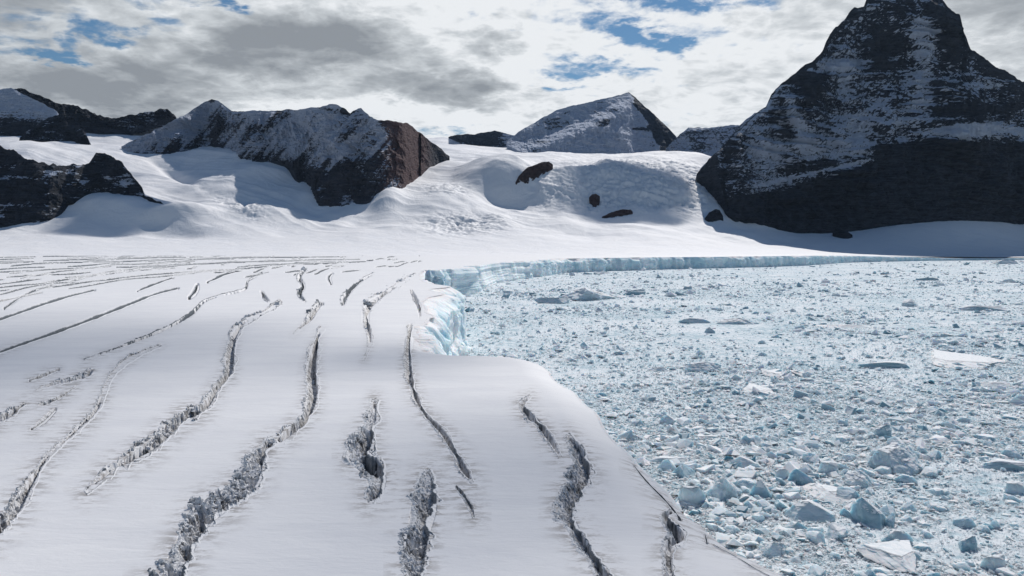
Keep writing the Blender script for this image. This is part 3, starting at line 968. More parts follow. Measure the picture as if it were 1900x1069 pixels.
def snow_peak(x, y, sl, v, r):
    s = .80 + .2 * sstep(.4, .7, sl) + .3 * fbm(x / 50 + y / 30, y / 6, 0, 3, 331)
    edge = (x - 1168) - (y - 171) * .60 + 8 * fbm(x / 14, y / 14, 0, 3, 334)
    s = s - 1.1 * sstep(-8, 4, edge) * sstep(1160, 1172, x) - .35 * sstep(.60, .8, fbm(x / 40, y / 12, 0, 3, 5) + .5) - .35 * gauss(x, y, 1150, 272, 70, 7, -6)
    return s + .75 * (1 - sstep(.10, .42, v + .12 * fbm(x / 22, y / 22, 0, 3, 332)))


mountain('mountain', 'pale pointed snow peak far behind the pass, right of middle',
         [(940, 262), (962, 245), (990, 229), (1032, 204), (1087, 190), (1137, 180), (1160, 173), (1167, 171), (1184, 186), (1208, 208), (1227, 225), (1243, 241), (1262, 262), (1285, 284)],
         [(940, 272), (975, 300), (990, 306), (1048, 306), (1106, 304), (1126, 304), (1153, 304), (1208, 302), (1243, 298), (1285, 294)], 50, M_ROCK_FAR, 2.2, 420, 130, snow_peak, spur=1.0, seed=37,
         D0=[(940, 234), (1100, 230), (1285, 236)], jag=2,
         ledge=lambda x, y: 2.4 * sstep(-12, 20, y + 5 * fbm(x / 18, y / 18, 0, 3, 330) - np.interp(x, [940, 1000, 1060, 1110, 1150, 1170], [275, 262, 240, 216, 196, 180])) * (1 - sstep(1140, 1185, x)))
mountain('mountain', 'low dark bluff on the skyline just left of the pale snow peak',
         [(832, 254), (850, 250), (880, 249), (905, 244), (919, 243), (950, 250), (985, 254)], [(832, 258), (849, 270), (873, 286), (905, 294), (931, 296), (985, 300)], 60, M_ROCK_FAR, 1.0, 160, 50,
         lambda x, y, sl, v, r: .1 + .5 * sstep(905, 950, x) + .3 * sstep(.5, .8, sl) + .8 * (1 - sstep(.12, .5, v + .2 * fbm(x / 12, y / 12, 0, 3, 333))), seed=41, D0=[(832, 240), (985, 240)], jag=2)
mountain('mountain', 'bluish rock shoulder half hidden behind the tallest pyramid',
         [(1236, 276), (1262, 248), (1278, 237), (1313, 237), (1345, 234), (1372, 232), (1400, 210), (1450, 200), (1500, 215)], [(1236, 290), (1258, 298), (1293, 302), (1330, 300), (1400, 300), (1500, 300)], 58,
         M_ROCK_FAR, 1.6, 240, 90, lambda x, y, sl, v, r: .42 + .4 * sstep(.4, .7, sl) - .3 * r + .5 * (1 - sstep(.05, .35, v)), seed=43, D0=[(1236, 226), (1500, 226)], jag=3)

# left side
mountain('mountain', 'snowy blue shaded peak at the left edge with bare rock foot',
         [(-420, 60), (-250, 95), (-120, 140), (-40, 150), (0, 166), (20, 163), (60, 182), (105, 206), (125, 232)], [(-420, 300), (-100, 275), (0, 268), (40, 262), (70, 250), (105, 230), (125, 238)], 60,
         M_ROCK, 2.2, 300, 120, lambda x, y, sl, v, r: .75 + .2 * sstep(.4, .7, sl) - .75 * gauss(x, y, 30, 240, 60, 26) - .5 * sstep(0, 30, -x) * sstep(200, 230, y), seed=51,
         D0=[(-420, 205), (0, 205), (125, 212)])
mountain('rock_ridge', 'jagged black skyline ridge at upper left above the snow valley',
         [(22, 172), (27, 164), (49, 167), (81, 180), (103, 192), (130, 192), (166, 206), (193, 218), (215, 220), (251, 211), (285, 206), (310, 201), (327, 218)],
         [(22, 176), (27, 182), (67, 192), (103, 203), (126, 226), (153, 232), (180, 239), (215, 241), (251, 237), (305, 223), (327, 220)], 62, M_ROCK, 1.6, 380, 70,
         lambda x, y, sl, v, r: .22 * sstep(.45, .75, sl) + .2 * sstep(200, 240, x) + .4 * fbm(x / 20, y / 8, 0, 3, 322), seed=57, D0=[(22, 216), (327, 222)], jag=4)
mountain('rock_outcrop', 'black rock knoll between the skyline ridge and the lower left rocks',
         [(36, 256), (45, 246), (58, 238), (90, 220), (112, 210), (126, 228), (148, 238), (158, 246), (166, 262)], [(36, 260), (60, 266), (99, 270), (139, 277), (158, 272), (166, 265)], 62, M_ROCK, 1.3, 200, 70,
         lambda x, y, sl, v, r: .25 * sstep(.4, .75, sl) + .12 + .5 * fbm(x / 16, y / 9, 0, 3, 323), seed=61, D0=[(36, 200), (166, 198)], jag=5, kind='thing', cat='rock')
mountain('rock_outcrop', 'large black rock buttress at the lower left above the glacier',
         [(-420, 150), (-200, 235), (-60, 262), (0, 272), (22, 277), (50, 294), (90, 305), (130, 306), (165, 302), (178, 286), (195, 284), (225, 300), (245, 325), (262, 343), (268, 362), (290, 372), (314, 383)],
         [(-420, 445), (-200, 432), (0, 423), (90, 416), (125, 400), (150, 370), (180, 354), (205, 368), (232, 384), (262, 390), (290, 389), (314, 388)], 61, M_ROCK, 2.4, 460, 170,
         lambda x, y, sl, v, r: .34 * sstep(.4, .75, sl) + .6 * gauss(x, y, 232, 345, 10, 9) + .45 * gauss(x, y, 60, 345, 14, 5) + .45 * gauss(x, y, 195, 330, 16, 7, 30) + .3 * gauss(x, y, 110, 322, 40, 6, 8) + .75 * fbm(x / 30, y / 10, 0, 4, 321) - .02, seed=67,
         D0=[(-420, 136), (0, 140), (90, 141), (180, 152), (230, 147), (314, 146)], jag=5, kind='thing', cat='rock')
mountain('rock_outcrop', 'oval reddish brown rock island in the snow below the pass',
         [(956, 340), (962, 326), (978, 312), (1000, 302), (1018, 299), (1028, 306), (1026, 314)], [(956, 342), (966, 347), (980, 342), (1000, 331), (1018, 319), (1026, 316)], 62, M_OUT, .7, 130, 40,
         lambda x, y, sl, v, r: np.zeros_like(sl), seed=73, jag=2.5, kind='thing', cat='rock')
mountain('rock_outcrop', 'small upright brown rock sticking out of the icefall',
         [(1093, 366), (1098, 360), (1106, 359), (1113, 364)], [(1093, 378), (1100, 385), (1108, 384), (1113, 376)], 66, M_OUT, .4, 60, 30,
         lambda x, y, sl, v, r: np.zeros_like(sl), seed=79, jag=3, kind='thing', cat='rock')
mountain('rock_outcrop', 'flat dark rock sliver lying in the shaded icefall',
         [(1117, 402), (1135, 394), (1155, 389), (1170, 389), (1174, 393)], [(1117, 405), (1130, 406), (1150, 402), (1168, 399), (1174, 396)], 60, M_OUT, .3, 80, 20,
         lambda x, y, sl, v, r: np.zeros_like(sl), seed=83, jag=2, kind='thing', cat='rock')
mountain('rock_outcrop', 'little black rock pile beside the foot of the tallest pyramid',
         [(1308, 405), (1316, 394), (1326, 388), (1335, 390), (1342, 402)], [(1308, 411), (1320, 412), (1334, 412), (1342, 410)], 64, M_ROCK, .4, 70, 26,
         lambda x, y, sl, v, r: .1 + np.zeros_like(sl), seed=89, jag=4, kind='thing', cat='rock')
mountain('rock_outcrop', 'tiny black boulder on shaded snow in front of the pyramid',
         [(1545, 432), (1553, 428), (1570, 429), (1582, 436)], [(1545, 438), (1556, 443), (1572, 444), (1582, 440)], 60, M_ROCK, .3, 60, 20,
         lambda x, y, sl, v, r: .1 + np.zeros_like(sl), seed=97, jag=2, kind='thing', cat='rock')


# ------------------------------------------------------------------ lake: slush sheet, brash ice, ice blocks
def build_water():
    s = 20000.0
    uc = np.linspace(-.35, 1.6, 420)
    yr = np.r_[np.linspace(1700, 700, 240), np.linspace(697, 476, 160)]
    Yr = (C - WATER) * F / (yr - YH)
    U, Yg = np.meshgrid(uc, Yr)
    X = U * Yg
    Z = WATER + .5 * fbm(X / 14, Yg / 14, 0, 3, 81) + 1.2 * fbm(X / 120, Yg / 160, 0, 2, 82) * sstep(6, 20, Yg / C) - .3
    o = obj('water', mesh_from('water', np.stack([X, Yg, Z], -1).reshape(-1, 3), grid_faces(*X.shape), M_WATER, True))
    tag(o, 'slushy teal lake water choked with floating ice', 'water', None, 'structure')


build_water()


def lake_pix(n, r, y0=481, y1=1110, p=1.0):
    x = r.uniform(760, 2350, n); y = y0 + (y1 - y0) * r.random(n) ** p
    X, Y = on_plane(x, y, WATER)
    return x, y, X, Y


def build_brash():
    r = np.random.default_rng(3)
    n = 300000
    x, y, X, Y = lake_pix(n, r)
    ok = (x < 2080) | (r.random(n) < .25)
    big = fbm(X / 900, Y / 1500, 0, 3, 91)
    px = .82 * (1 - r.random(n)) ** (-1 / 2.1)
    px = np.minimum(px, 12) * np.clip(1 + .9 * fbm(X / (.11 * Y + 30), np.log(Y) * 7, 0, 3, 92), .45, 1.6) * np.clip(.55 + (y - 480) / 560, .55, 1.3)
    ins = inside_glacier(X, Y)
    ok &= ~ins
    x, y, X, Y, px, big = x[ok], y[ok], X[ok], Y[ok], px[ok], big[ok]
    n = len(X)
    size = px * Y / F * 1.3
    size = np.minimum(size, 34)
    tone = np.clip(.76 + .30 * r.normal(0, 1, n) + .12 * big, 0, 1)
    V, Fc = jitter_boxes(X, Y, np.full(n, WATER) + size * .08, size, .36, r, .30)
    o = obj('brash_ice', mesh_from('brash_ice', V, Fc, M_BRASH, False, {'tone': np.repeat(tone, 8), 'cap': np.repeat(r.uniform(.3, 1, n), 8)}))
    tag(o, 'countless small broken ice pieces packed over the lake', 'brash ice', None, 'stuff')


build_brash()


def berg_mesh(seed, kind):
    """an angular block of glacier ice: a lump cut by planes, finely divided and roughened"""
    r = np.random.default_rng(seed)
    import bmesh
    bm = bmesh.new()
    bmesh.ops.create_icosphere(bm, subdivisions=5, radius=1.0)
    V = np.array([v.co[:] for v in bm.verts]); Fc = np.array([[v.index for v in f.verts] for f in bm.faces])
    bm.free()
    npl = 12
    ns = r.normal(0, 1, (npl, 3)); ns[:, 2] = np.abs(ns[:, 2]) * .7; ns /= np.linalg.norm(ns, axis=1, keepdims=True)
    ds = r.uniform(.32, .72, npl)
    if kind == 'wedge':
        ns[0] = np.array((-.45, -.75, .48)); ns[1] = np.array((.75, -.1, .65)); ds[0] = .3; ds[1] = .38
        ns[:2] /= np.linalg.norm(ns[:2], axis=1, keepdims=True)
    if kind == 'slab':
        ns[0] = np.array((.1, .15, 1.0)); ds[0] = .3; ns[0] /= np.linalg.norm(ns[0])
    if kind == 'mound':
        ds += .15
    V = V * 1.1
    for k in range(2):
        for nn, d in zip(ns, ds):
            s = V @ nn - d
            V = V - np.where(s > 0, s, 0)[:, None] * nn
    wf1, wf2, wid = worley(V[:, 0] * 3.4 + V[:, 2] * 1.3, V[:, 1] * 3.4 - V[:, 2] * 1.3, seed)
    rg = {'mound': 1.7, 'slab': .9}.get(kind, 1.0)
    V = V * (1 + .10 * rg * fbm(V[:, 0] * 2.6 + seed, V[:, 1] * 2.6, V[:, 2] * 2.6, 5, seed, .6)[:, None] + .13 * rg * ((wid - .5) * sstep(.0, .3, wf2 - wf1))[:, None])
    V = V / np.abs(V).max(0)
    P3 = V[Fc]; fn = np.cross(P3[:, 1] - P3[:, 0], P3[:, 2] - P3[:, 0]); fn /= np.linalg.norm(fn, axis=1, keepdims=True) + 1e-12
    ctr = P3.mean(1)
    tops = (fn[:, 2] * np.array(1.0) + .35 * fbm(ctr[:, 0] * 3, ctr[:, 1] * 3, ctr[:, 2] * 3, 4, seed + 9) > {'wedge': .62, 'block': .66, 'mound': .66}.get(kind, .5)) & (ctr[:, 2] > .1)
    uf = np.unique(Fc[tops]); rm = np.full(len(V), -1); rm[uf] = np.arange(len(uf))
    Vc = V[uf] * 1.012 + np.array([0, 0, .022])
    CAPS[(kind, seed)] = mesh_from('snow_cap', Vc, rm[Fc[tops]], M_CAP, False) if tops.any() else None
    cap = np.full(len(V), {'slab': 1.0, 'mound': .95}.get(kind, .7)); tone = np.full(len(V), r.uniform(.3, .75)) + .25 * fbm(V[:, 0] * 2, V[:, 1] * 2, V[:, 2] * 4, 2, seed)
    return mesh_from('ice_block', V, Fc, M_BERG, False, {'tone': np.clip(tone, 0, 1), 'cap': cap})


CAPS = {}
SEED = {k: [sd + 100 * j for sd in range(5)] for j, k in enumerate(('wedge', 'slab', 'mound', 'block'))}
PROTO = {k: [berg_mesh(s + 100 * j, k) for s in range(5)] for j, k in enumerate(('wedge', 'slab', 'mound', 'block'))}


def berg(x, y, wpx, hpx, kind, label, rz=0.0, name='ice_block', group='large ice blocks floating in the lake', v=0, depth=.8, sink=.12):
    """x, y: picture position of the waterline centre; wpx, hpx: picture width and height"""
    X, Y = on_plane(x, y, WATER)
    w = wpx * Y / F / 2; h = hpx * Y / F
    whole = name == 'ice_chunk'
    o = obj(name, PROTO[kind][v % 5] if whole else None, None, (float(X), float(Y) + w * depth * .5, WATER + h * .30))
    if not whole:
        obj('ice_body', PROTO[kind][v % 5], o)
        if CAPS[(kind, SEED[kind][v % 5])]: obj('snow_cap', CAPS[(kind, SEED[kind][v % 5])], o)
    h = h * .86
    o.scale = (w, w * depth, h * .72)
    o.rotation_euler = (0, 0, rz)
    tag(o, label, 'ice block', group)
    return o


BERGS = [
    (1666, 874, 128, 56, 'mound', 'largest ice mound with white snow cap and grey-blue face, right side', .3, 0, .8),
    (1880, 872, 110, 28, 'slab', 'long low slab of snow-topped ice right of the largest mound', -.3, 1, .5),
    (1290, 938, 68, 58, 'block', 'blue-grey ice cube touching the glacier edge', .5, 0, .8),
    (1350, 926, 80, 48, 'mound', 'rounded snowy ice lump beside the blue-grey cube', .2, 1, .7),
    (1416, 922, 46, 44, 'wedge', 'steep triangular ice wedge right of the rounded lump', -.1, 2, .7),
    (1385, 930, 40, 18, 'slab', 'small white plate tilted in front of the triangular wedge', .4, 3, .7),
    (1622, 974, 78, 52, 'wedge', 'dark triangular ice wedge with lit right edge below the mound', -.1, 0, .7),
    (1510, 965, 96, 44, 'wedge', 'broad grey-blue ice pyramid left of the dark wedge', .1, 3, .8),
    (1560, 925, 120, 20, 'slab', 'long arched ice slab behind the dark triangular wedge', -.35, 2, .9),
    (1600, 902, 66, 30, 'mound', 'pale pinkish rounded boulder of ice in front of the largest mound', .1, 3, .8),
    (1552, 996, 60, 36, 'block', 'small mottled ice block under the broad pyramid', .8, 2, .8),
    (1545, 880, 48, 36, 'block', 'spiky white-topped ice pinnacle group left of the largest mound', .2, 4, .8),
    (1497, 884, 40, 30, 'block', 'dark grey ice knob left of the spiky pinnacles', 1.2, 1, .8),
    (1455, 888, 52, 30, 'wedge', 'white slanting ice shard above the triangular wedge', .3, 4, .6),
    (1380, 868, 70, 26, 'wedge', 'low grey ice pyramid left of the slanting shard', .1, 1, .6),
    (1640, 810, 56, 30, 'block', 'turquoise ice jumble just above the largest mound', .4, 3, .7),
    (1690, 1045, 160, 30, 'slab', 'wide pale ice floe near the bottom edge at right', -.25, 4, 1.2),
    (1668, 1010, 60, 32, 'mound', 'grey rounded ice hump behind the wide pale floe', .3, 4, .7),
    (1800, 1020, 50, 34, 'block', 'deep blue ice lump right of the wide pale floe', .2, 3, .8),
    (1860, 1058, 70, 44, 'block', 'dark blue ice block in the bottom right corner', .9, 0, .8),
    (1440, 1030, 80, 30, 'mound', 'teal ice mound close to the glacier edge near the bottom', .1, 2, .7),
    (1356, 975, 44, 20, 'block', 'small teal ice block at the glacier edge below the cube', .4, 2, .8),
    (1890, 915, 50, 32, 'block', 'dark ice rubble pile at the right edge of the picture', .7, 4, .8),
    (1300, 688, 86, 20, 'mound', 'long dark teal ice hump far out in the middle of the lake', 0, 0, .5),
    (1226, 688, 50, 13, 'slab', 'thin teal ice slab left of the long dark hump', .1, 2, .5),
    (1660, 682, 130, 18, 'slab', 'long flat teal floe in the right half of the lake', -.05, 3, .4),
    (1820, 678, 170, 12, 'slab', 'long sunlit floe with blue cracks at the right edge', -.25, 0, 1.6),
    (1415, 730, 66, 11, 'slab', 'bright white tilted floe in the middle of the lake', -.2, 1, 2.2),
    (1452, 698, 60, 10, 'slab', 'bright layered floe behind the white tilted one', -.15, 4, 2.2),
    (1850, 716, 90, 12, 'slab', 'dark purple-grey floe line at the right edge', 0, 2, .4),
    (1690, 568, 46, 20, 'block', 'blocky dark blue iceberg standing alone in the far lake', .1, 1, .7),
    (1822, 576, 104, 16, 'slab', 'long dark blue floe right of the lone blocky iceberg', 0, 1, .4),
    (1092, 556, 110, 27, 'mound', 'pile of collapsed ice in front of the far cliff', .1, 1, .6),
    (1040, 562, 100, 18, 'slab', 'low shelf of ice left of the collapsed pile', .1, 4, .4),
    (1180, 548, 60, 16, 'block', 'small ice lumps right of the collapsed pile', .3, 3, .5),
    (1318, 618, 22, 16, 'wedge', 'small pointed turquoise ice tooth in the far lake', 0, 3, .7),
    (1370, 602, 84, 14, 'mound', 'long teal ice ridge behind the pointed tooth', 0, 3, .4),
    (1290, 600, 60, 12, 'mound', 'low teal ice hump left of the long teal ridge', 0, 4, .4),
    (1580, 608, 130, 9, 'slab', 'thin long ice line across the middle of the far lake', -.05, 2, .3),
    (1240, 786, 40, 22, 'wedge', 'small dark blue ice fin near the glacier edge, mid picture', -.2, 1, .6),
    (1310, 814, 54, 9, 'slab', 'bright white floe above the low grey pyramid', .1, 0, .7),
    (1240, 858, 90, 16, 'slab', 'flat teal slab against the glacier edge above the cube', .05, 1, .4),
    (1175, 818, 36, 14, 'mound', 'small dark lump hugging the glacier edge, mid picture', .05, 2, .6),
    (1730, 520, 60, 9, 'slab', 'thin bright floe far off at right', 0, 3, .4),
    (1870, 490, 70, 12, 'mound', 'dark blue ice mass at the far right shore', 0, 2, .4),
]
for x, y, w, h, k, lab, rz, v, dp in BERGS:
    berg(x, y, w, h, k, lab, rz, v=v, depth=dp)

rb = random.Random(9)
cnt = 0
while cnt < 190:
    y = 500 + 590 * rb.random() ** .8; x = rb.uniform(830, 1990)
    X, Y = on_plane(x, y, WATER)
    if inside_glacier(np.array([X]), np.array([Y]))[0]: continue
    if x < 1280 + (y - 880) * 1.0 and y > 660 and x < 1000 + (y - 650) * 1.05: continue
    w = rb.uniform(8, 30) * (.5 + (y - 480) / 500)
    k = rb.choice(['wedge', 'slab', 'slab', 'block', 'block', 'mound'])
    h = w * {'wedge': .62, 'slab': .26, 'block': .5, 'mound': .42}[k] * rb.uniform(.7, 1.2)
    o = berg(x, y, w, h, k, 'small angular ice chunk among the packed brash of the lake', rb.uniform(0, 6.28), name='ice_chunk', group='small ice chunks in the lake', v=rb.randrange(5), depth=.8)
    o['category'] = 'ice chunk'
    cnt += 1

cnt = 0
while cnt < 75:
    x, y = rb.gauss(1520, 170), rb.gauss(925, 70)
    X, Y = on_plane(x, y, WATER)
    if y > 1075 or x < 1210 + (y - 850) * 1.15 or inside_glacier(np.array([X]), np.array([Y]))[0]: continue
    w = rb.uniform(20, 52)
    k = rb.choice(['wedge', 'wedge', 'slab', 'block', 'mound'])
    h = w * {'wedge': .6, 'slab': .28, 'block': .52, 'mound': .42}[k] * rb.uniform(.7, 1.1)
    o = berg(x, y, w, h, k, 'angular ice chunk in the jumbled blocks near the glacier edge', rb.uniform(0, 6.28), name='ice_chunk', group='jumbled ice chunks near the glacier edge', v=rb.randrange(5), depth=.9)
    o['category'] = 'ice chunk'
    cnt += 1

# the serac on the lip of the cliff
X, Y = on_plane(797, 518)
for (sx, sy, w, h, v, lab) in ((795, 519, 26, 27, 1, 'leaning grey serac on the corner of the cliff lip'), (812, 524, 22, 18, 3, 'low serac block right of the leaning one on the cliff lip')):
    X, Y = on_plane(sx, sy)
    o = obj('serac', PROTO['block'][v], None, (float(X), float(Y), h * float(Y) / F * .25))
    o.scale = (w * Y / F / 2, w * Y / F / 2, h * Y / F * .75); o.rotation_euler = (0, 0, v)
    tag(o, lab, 'serac')


# ------------------------------------------------------------------ unseen clouds towards the sun, some added only to shade the ground
sun_dir = np.array([math.sin(SUN_AZ) * math.cos(SUN_EL), math.cos(SUN_AZ) * math.cos(SUN_EL), math.sin(SUN_EL)])


def mat_cloud(op):
    m, nt, b = new_mat('cloud_vapour')
    tc = nt.nodes.new('ShaderNodeTexCoord')
    ln = nt.nodes.new('ShaderNodeVectorMath'); ln.operation = 'LENGTH'
    fl = nt.nodes.new('ShaderNodeVectorMath'); fl.operation = 'MULTIPLY'; fl.inputs[1].default_value = (1, 1, 0)
    lk(nt, tc.outputs['Object'], fl.inputs[0]); lk(nt, fl.outputs[0], ln.inputs[0])
    n = noise(nt, tc.outputs['Object'], 1.7, 5, .55, .4)
    d = mth(nt, 'ADD', ln.outputs['Value'], mth(nt, 'MULTIPLY', mth(nt, 'SUBTRACT', n.outputs['Fac'], .5), 1.1))
    r = ramp(nt, d, [(.15 if op < .6 else .5, (1, 1, 1)), (.9 if op < .6 else 1.05, (0, 0, 0))]); r.color_ramp.interpolation = 'EASE'
    tr = nt.nodes.new('ShaderNodeBsdfTransparent'); mix = nt.nodes.new('ShaderNodeMixShader')
    lk(nt, mth(nt, 'MULTIPLY', r.outputs[0], op), mix.inputs[0]); lk(nt, tr.outputs[0], mix.inputs[1]); lk(nt, b.outputs[0], mix.inputs[2])
    b.inputs['Base Color'].default_value = (.85, .86, .88, 1); b.inputs['Roughness'].default_value = 1
    lk(nt, mix.outputs[0], nt.nodes['Material Output'].inputs['Surface'])
    return m


M_CLOUD, M_CLOUD_THICK = mat_cloud(.42), mat_cloud(.9)


def cloud(gx, gy, h, sx, sy, label, seed, rz=0.0, thick=False):
    """an unseen cloud, placed so that its shadow falls at (gx, gy)"""
    import bmesh
    bm = bmesh.new(); bmesh.ops.create_icosphere(bm, subdivisions=5, radius=1.0)
    V = np.array([v.co[:] for v in bm.verts]); Fc = np.array([[v.index for v in f.verts] for f in bm.faces]); bm.free()
    V = V * (1 + .22 * fbm(V[:, 0] * 2.2 + seed, V[:, 1] * 2.2, V[:, 2] * 2.2, 4, seed)[:, None])
    me = mesh_from('cloud', V, Fc, M_CLOUD_THICK if thick else M_CLOUD, True)
    k = h / sun_dir[2]
    o = obj('cloud', me, None, (gx * C + sun_dir[0] * k, gy * C + sun_dir[1] * k, h))
    o.scale = (sx * C, sy * C, .3 * min(sx, sy) * C); o.rotation_euler = (0, 0, rz)
    tag(o, label, 'cloud', 'low clouds overhead', 'stuff')


cloud(-1.0, 6.9, 3700, 1.5, 1.5, 'small soft cloud overhead shading the rounded edge of the glacier', 3)
cloud(.3, 3.4, 3900, 2.6, 2.2, 'thin unseen cloud added overhead to shade the nearest snow of the glacier', 14, -.3)  # added out of view to dim the near snow
cloud(-6.0, 6.0, 4100, 5.6, 8.0, 'wide soft cloud overhead shading the left part of the glacier', 5, .3)
cloud(-77, 136, 4800, 11, 8, 'high thick cloud added unseen overhead to shade the snow fan below the left rocks', 17, 0, True)  # added for the shade on the fan, never in view
cloud(20.5, 158, 5200, 18, 13, 'high thick cloud added unseen overhead to shade the icefall below the pass', 12, 0, True)  # blocks the sun over the icefall, added outside the frame

# ------------------------------------------------------------------ air between here and the mountains
def haze():
    m = bpy.data.materials.new('haze'); m.use_nodes = True
    nt = m.node_tree; nt.nodes.clear()
    o_ = nt.nodes.new('ShaderNodeOutputMaterial'); v = nt.nodes.new('ShaderNodeVolumePrincipled')
    v.inputs['Color'].default_value = (.48, .70, 1.0, 1); v.inputs['Density'].default_value = HAZE; v.inputs['Anisotropy'].default_value = .2
    lk(nt, v.outputs[0], o_.inputs['Volume'])
    x0, x1, y0, y1, z0, z1 = -32000, 32000, -3000, 26000, -400, 3400
    V = [(x, y, z) for z in (z0, z1) for y in (y0, y1) for x in (x0, x1)]
    Fc = [(0, 2, 3, 1), (4, 5, 7, 6), (0, 1, 5, 4), (2, 6, 7, 3), (0, 4, 6, 2), (1, 3, 7, 5)]
    o = obj('haze', mesh_from('haze', np.array(V, float), np.array(Fc), m, False))
    tag(o, 'thin blue air in front of the far mountains', 'haze', None, 'stuff')


HAZE = 2.6e-6
haze()

# ------------------------------------------------------------------ sky
w = bpy.data.worlds.new('World'); scn.world = w; w.use_nodes = True
nt = w.node_tree; nt.nodes.clear()
out = nt.nodes.new('ShaderNodeOutputWorld'); bg = nt.nodes.new('ShaderNodeBackground')
lk(nt, bg.outputs[0], out.inputs[0])
sky = nt.nodes.new('ShaderNodeTexSky'); sky.sky_type = 'NISHITA'; sky.sun_disc = False
sky.sun_elevation = SUN_EL; sky.sun_rotation = SUN_AZ; sky.altitude = 600; sky.air_density = 1.3; sky.dust_density = .1; sky.ozone_density = 4.0
SKY_S = .055
bg.inputs['Strength'].default_value = SKY_S
tc = nt.nodes.new('ShaderNodeTexCoord')
sp = nt.nodes.new('ShaderNodeSeparateXYZ'); lk(nt, tc.outputs['Generated'], sp.inputs[0])
dx, dy, dz = sp.outputs
den = mth(nt, 'ADD', mth(nt, 'MAXIMUM', dz, 0.0), .17)
cb = nt.nodes.new('ShaderNodeCombineXYZ')
lk(nt, mth(nt, 'DIVIDE', dx, den), cb.inputs[0]); lk(nt, mth(nt, 'DIVIDE', dy, den), cb.inputs[1])
cv = cb.outputs[0]
n_big = noise(nt, cv, 1.1, 6, .58, .3)
n_fine = noise(nt, cv, 5.2, 10, .66, .2)
n_gr = noise(nt, cv, 1.7, 6, .58, .3)
n_warp = noise(nt, cv, 3.2, 6, .6, .2)
n_puff = noise(nt, cv, 7.5, 6, .55, .25)
puff = mth(nt, 'SUBTRACT', 1.0, mth(nt, 'MULTIPLY', mth(nt, 'ABSOLUTE', mth(nt, 'SUBTRACT', n_puff.outputs['Fac'], .5)), 3.6))
wsp = nt.nodes.new('ShaderNodeSeparateColor'); lk(nt, n_warp.outputs['Color'], wsp.inputs[0])
# front-sector coordinates for the individual clouds
yy = mth(nt, 'MAXIMUM', dy, .05)
ca, cbv = mth(nt, 'DIVIDE', dx, yy), mth(nt, 'DIVIDE', dz, yy)
ca = mth(nt, 'ADD', ca, mth(nt, 'MULTIPLY', mth(nt, 'SUBTRACT', wsp.outputs[0], .5), .30))
cbv = mth(nt, 'ADD', cbv, mth(nt, 'MULTIPLY', mth(nt, 'SUBTRACT', wsp.outputs[1], .5), .12))
front = mth(nt, 'GREATER_THAN', dy, .05)


def blob(x, y, sx, sy, amp):
    a0, b0 = slope_of(x, y)
    q = mth(nt, 'ADD', mth(nt, 'POWER', mth(nt, 'ABSOLUTE', mth(nt, 'DIVIDE', mth(nt, 'SUBTRACT', ca, float(a0)), sx / F)), 2.0),
            mth(nt, 'POWER', mth(nt, 'ABSOLUTE', mth(nt, 'DIVIDE', mth(nt, 'SUBTRACT', cbv, float(b0)), sy / F)), 2.0))
    return mth(nt, 'MULTIPLY', mth(nt, 'POWER', 2.718, mth(nt, 'MULTIPLY', q, -1.0)), amp)


def total(lst):
    s = lst[0]
    for t in lst[1:]: s = mth(nt, 'ADD', s, t)
    return mth(nt, 'MULTIPLY', s, front)


cover = total([blob(85, 95, 44, 20, -.52), blob(190, 75, 90, 16, -.36), blob(430, 5, 32, 24, -.55), blob(310, 45, 40, 18, -.2), blob(1185, 70, 44, 22, -.52), blob(1130, 60, 60, 16, -.2),
               blob(1055, 165, 50, 14, -.46), blob(1110, 130, 70, 14, -.34), blob(1240, 5, 160, 10, -.30), blob(860, 245, 90, 10, -.22), blob(1310, 60, 90, 26, -.12),
               blob(560, 90, 230, 90, .3), blob(120, 170, 260, 60, .28), blob(800, 60, 200, 110, .14), blob(1500, 150, 260, 110, .2), blob(700, 190, 240, 50, .24), blob(1850, 60, 140, 120, .26),
               blob(950, 200, 1600, 90, .08)])
grey = total([blob(565, 85, 150, 55, .95), blob(430, 105, 60, 30, .25), blob(800, 160, 110, 34, .62), blob(120, 150, 200, 52, .75), blob(230, 185, 180, 36, .55), blob(920, 75, 60, 26, .4),
              blob(1850, 60, 130, 120, .22), blob(40, 30, 120, 50, .2), blob(680, 190, 140, 16, .25), blob(-40, -20, 190, 70, .45), blob(1960, 20, 190, 110, .35), blob(1000, 60, 380, 120, -.22), blob(760, 225, 300, 26, -.2)])
elev = nd(nt, 'ShaderNodeMapRange'); elev.inputs['From Min'].default_value = .30; elev.inputs['From Max'].default_value = .5
elev.inputs['To Min'].default_value = 0; elev.inputs['To Max'].default_value = -.30
lk(nt, dz, elev.inputs['Value'])
bk = nd(nt, 'ShaderNodeMapRange'); bk.inputs['From Min'].default_value = .45; bk.inputs['From Max'].default_value = -.1
bk.inputs['To Min'].default_value = 0; bk.inputs['To Max'].default_value = -.22
lk(nt, dy, bk.inputs['Value'])
cover = mth(nt, 'ADD', cover, bk.outputs[0])
s = mth(nt, 'ADD', mth(nt, 'ADD', mth(nt, 'MULTIPLY', n_big.outputs['Fac'], .62), mth(nt, 'MULTIPLY', n_fine.outputs['Fac'], .85)), mth(nt, 'ADD', cover, elev.outputs[0]))
s = mth(nt, 'ADD', s, mth(nt, 'MULTIPLY', mth(nt, 'SUBTRACT', puff, .62), .30))
mask = ramp(nt, s, [(.47, (0, 0, 0)), (.80, (1, 1, 1))])
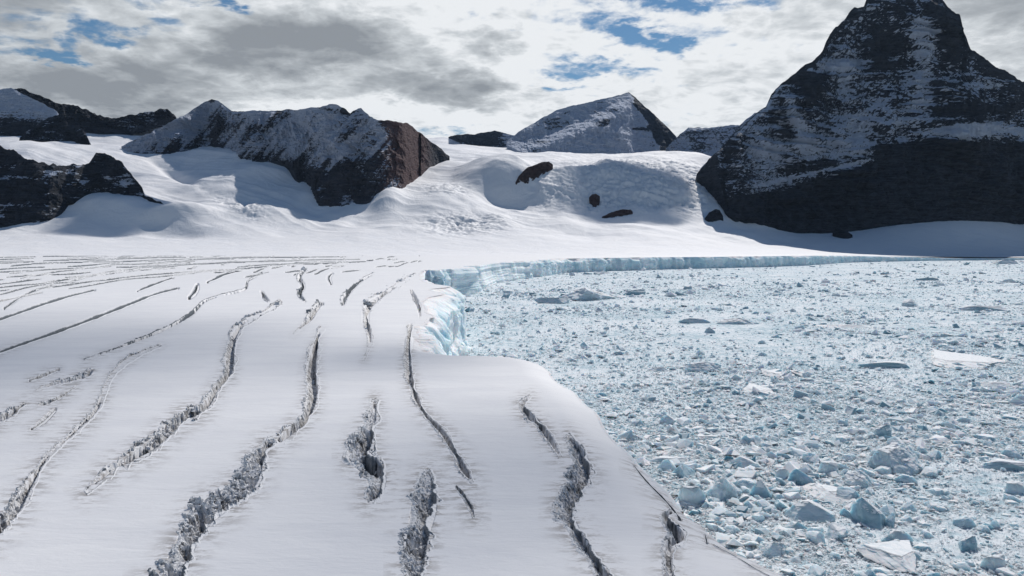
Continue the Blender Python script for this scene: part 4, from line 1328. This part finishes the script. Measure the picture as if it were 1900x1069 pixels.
mask.color_ramp.interpolation = 'EASE'
g1 = mth(nt, 'ADD', mth(nt, 'MULTIPLY', grey, 1.15), mth(nt, 'MULTIPLY', mth(nt, 'SUBTRACT', n_fine.outputs['Fac'], .5), 1.1))
g1 = mth(nt, 'ADD', g1, mth(nt, 'MULTIPLY', mth(nt, 'SUBTRACT', .70, puff), .42))
g1 = mth(nt, 'ADD', g1, .15)
g1 = mth(nt, 'ADD', g1, mth(nt, 'MULTIPLY', mth(nt, 'SUBTRACT', n_gr.outputs['Fac'], .5), .8))
shade = ramp(nt, g1, [(.0, (.86, .885, .91)), (.24, (.62, .655, .685)), (.55, (.42, .45, .48)), (.95, (.28, .305, .335))])
cc = nt.nodes.new('ShaderNodeVectorMath'); cc.operation = 'SCALE'; cc.inputs['Scale'].default_value = .98 / SKY_S
lk(nt, shade.outputs[0], cc.inputs[0])
deep = nt.nodes.new('ShaderNodeVectorMath'); deep.operation = 'MULTIPLY'; deep.inputs[1].default_value = (.74, .95, 1.07)
lk(nt, sky.outputs[0], deep.inputs[0])
mx = mixc(nt, mask.outputs[0], deep.outputs[0], cc.outputs[0])
lk(nt, mx, bg.inputs['Color'])

# ------------------------------------------------------------------ sun
sl = bpy.data.lights.new('sun', 'SUN'); sl.energy = 3.85; sl.angle = R(.6); sl.color = (1.0, .955, .90)
so = bpy.data.objects.new('sun', sl); COL.objects.link(so)
so.rotation_euler = Vector(tuple(-sun_dir)).to_track_quat('-Z', 'Y').to_euler()

# ------------------------------------------------------------------ camera
cam = bpy.data.cameras.new('camera'); co = bpy.data.objects.new('camera', cam); COL.objects.link(co)
cam.sensor_width = 36; cam.lens = 36 * F / 1900; cam.clip_end = 60000; cam.clip_start = .5
co.location = (0, 0, C); co.rotation_euler = (R(90) - PITCH, 0, 0)
scn.camera = co

scn.view_settings.view_transform = 'Standard'; scn.view_settings.look = 'None'
scn.view_settings.exposure = 0.0; scn.view_settings.gamma = 1.0
scn.cycles.max_bounces = 5; scn.cycles.diffuse_bounces = 3
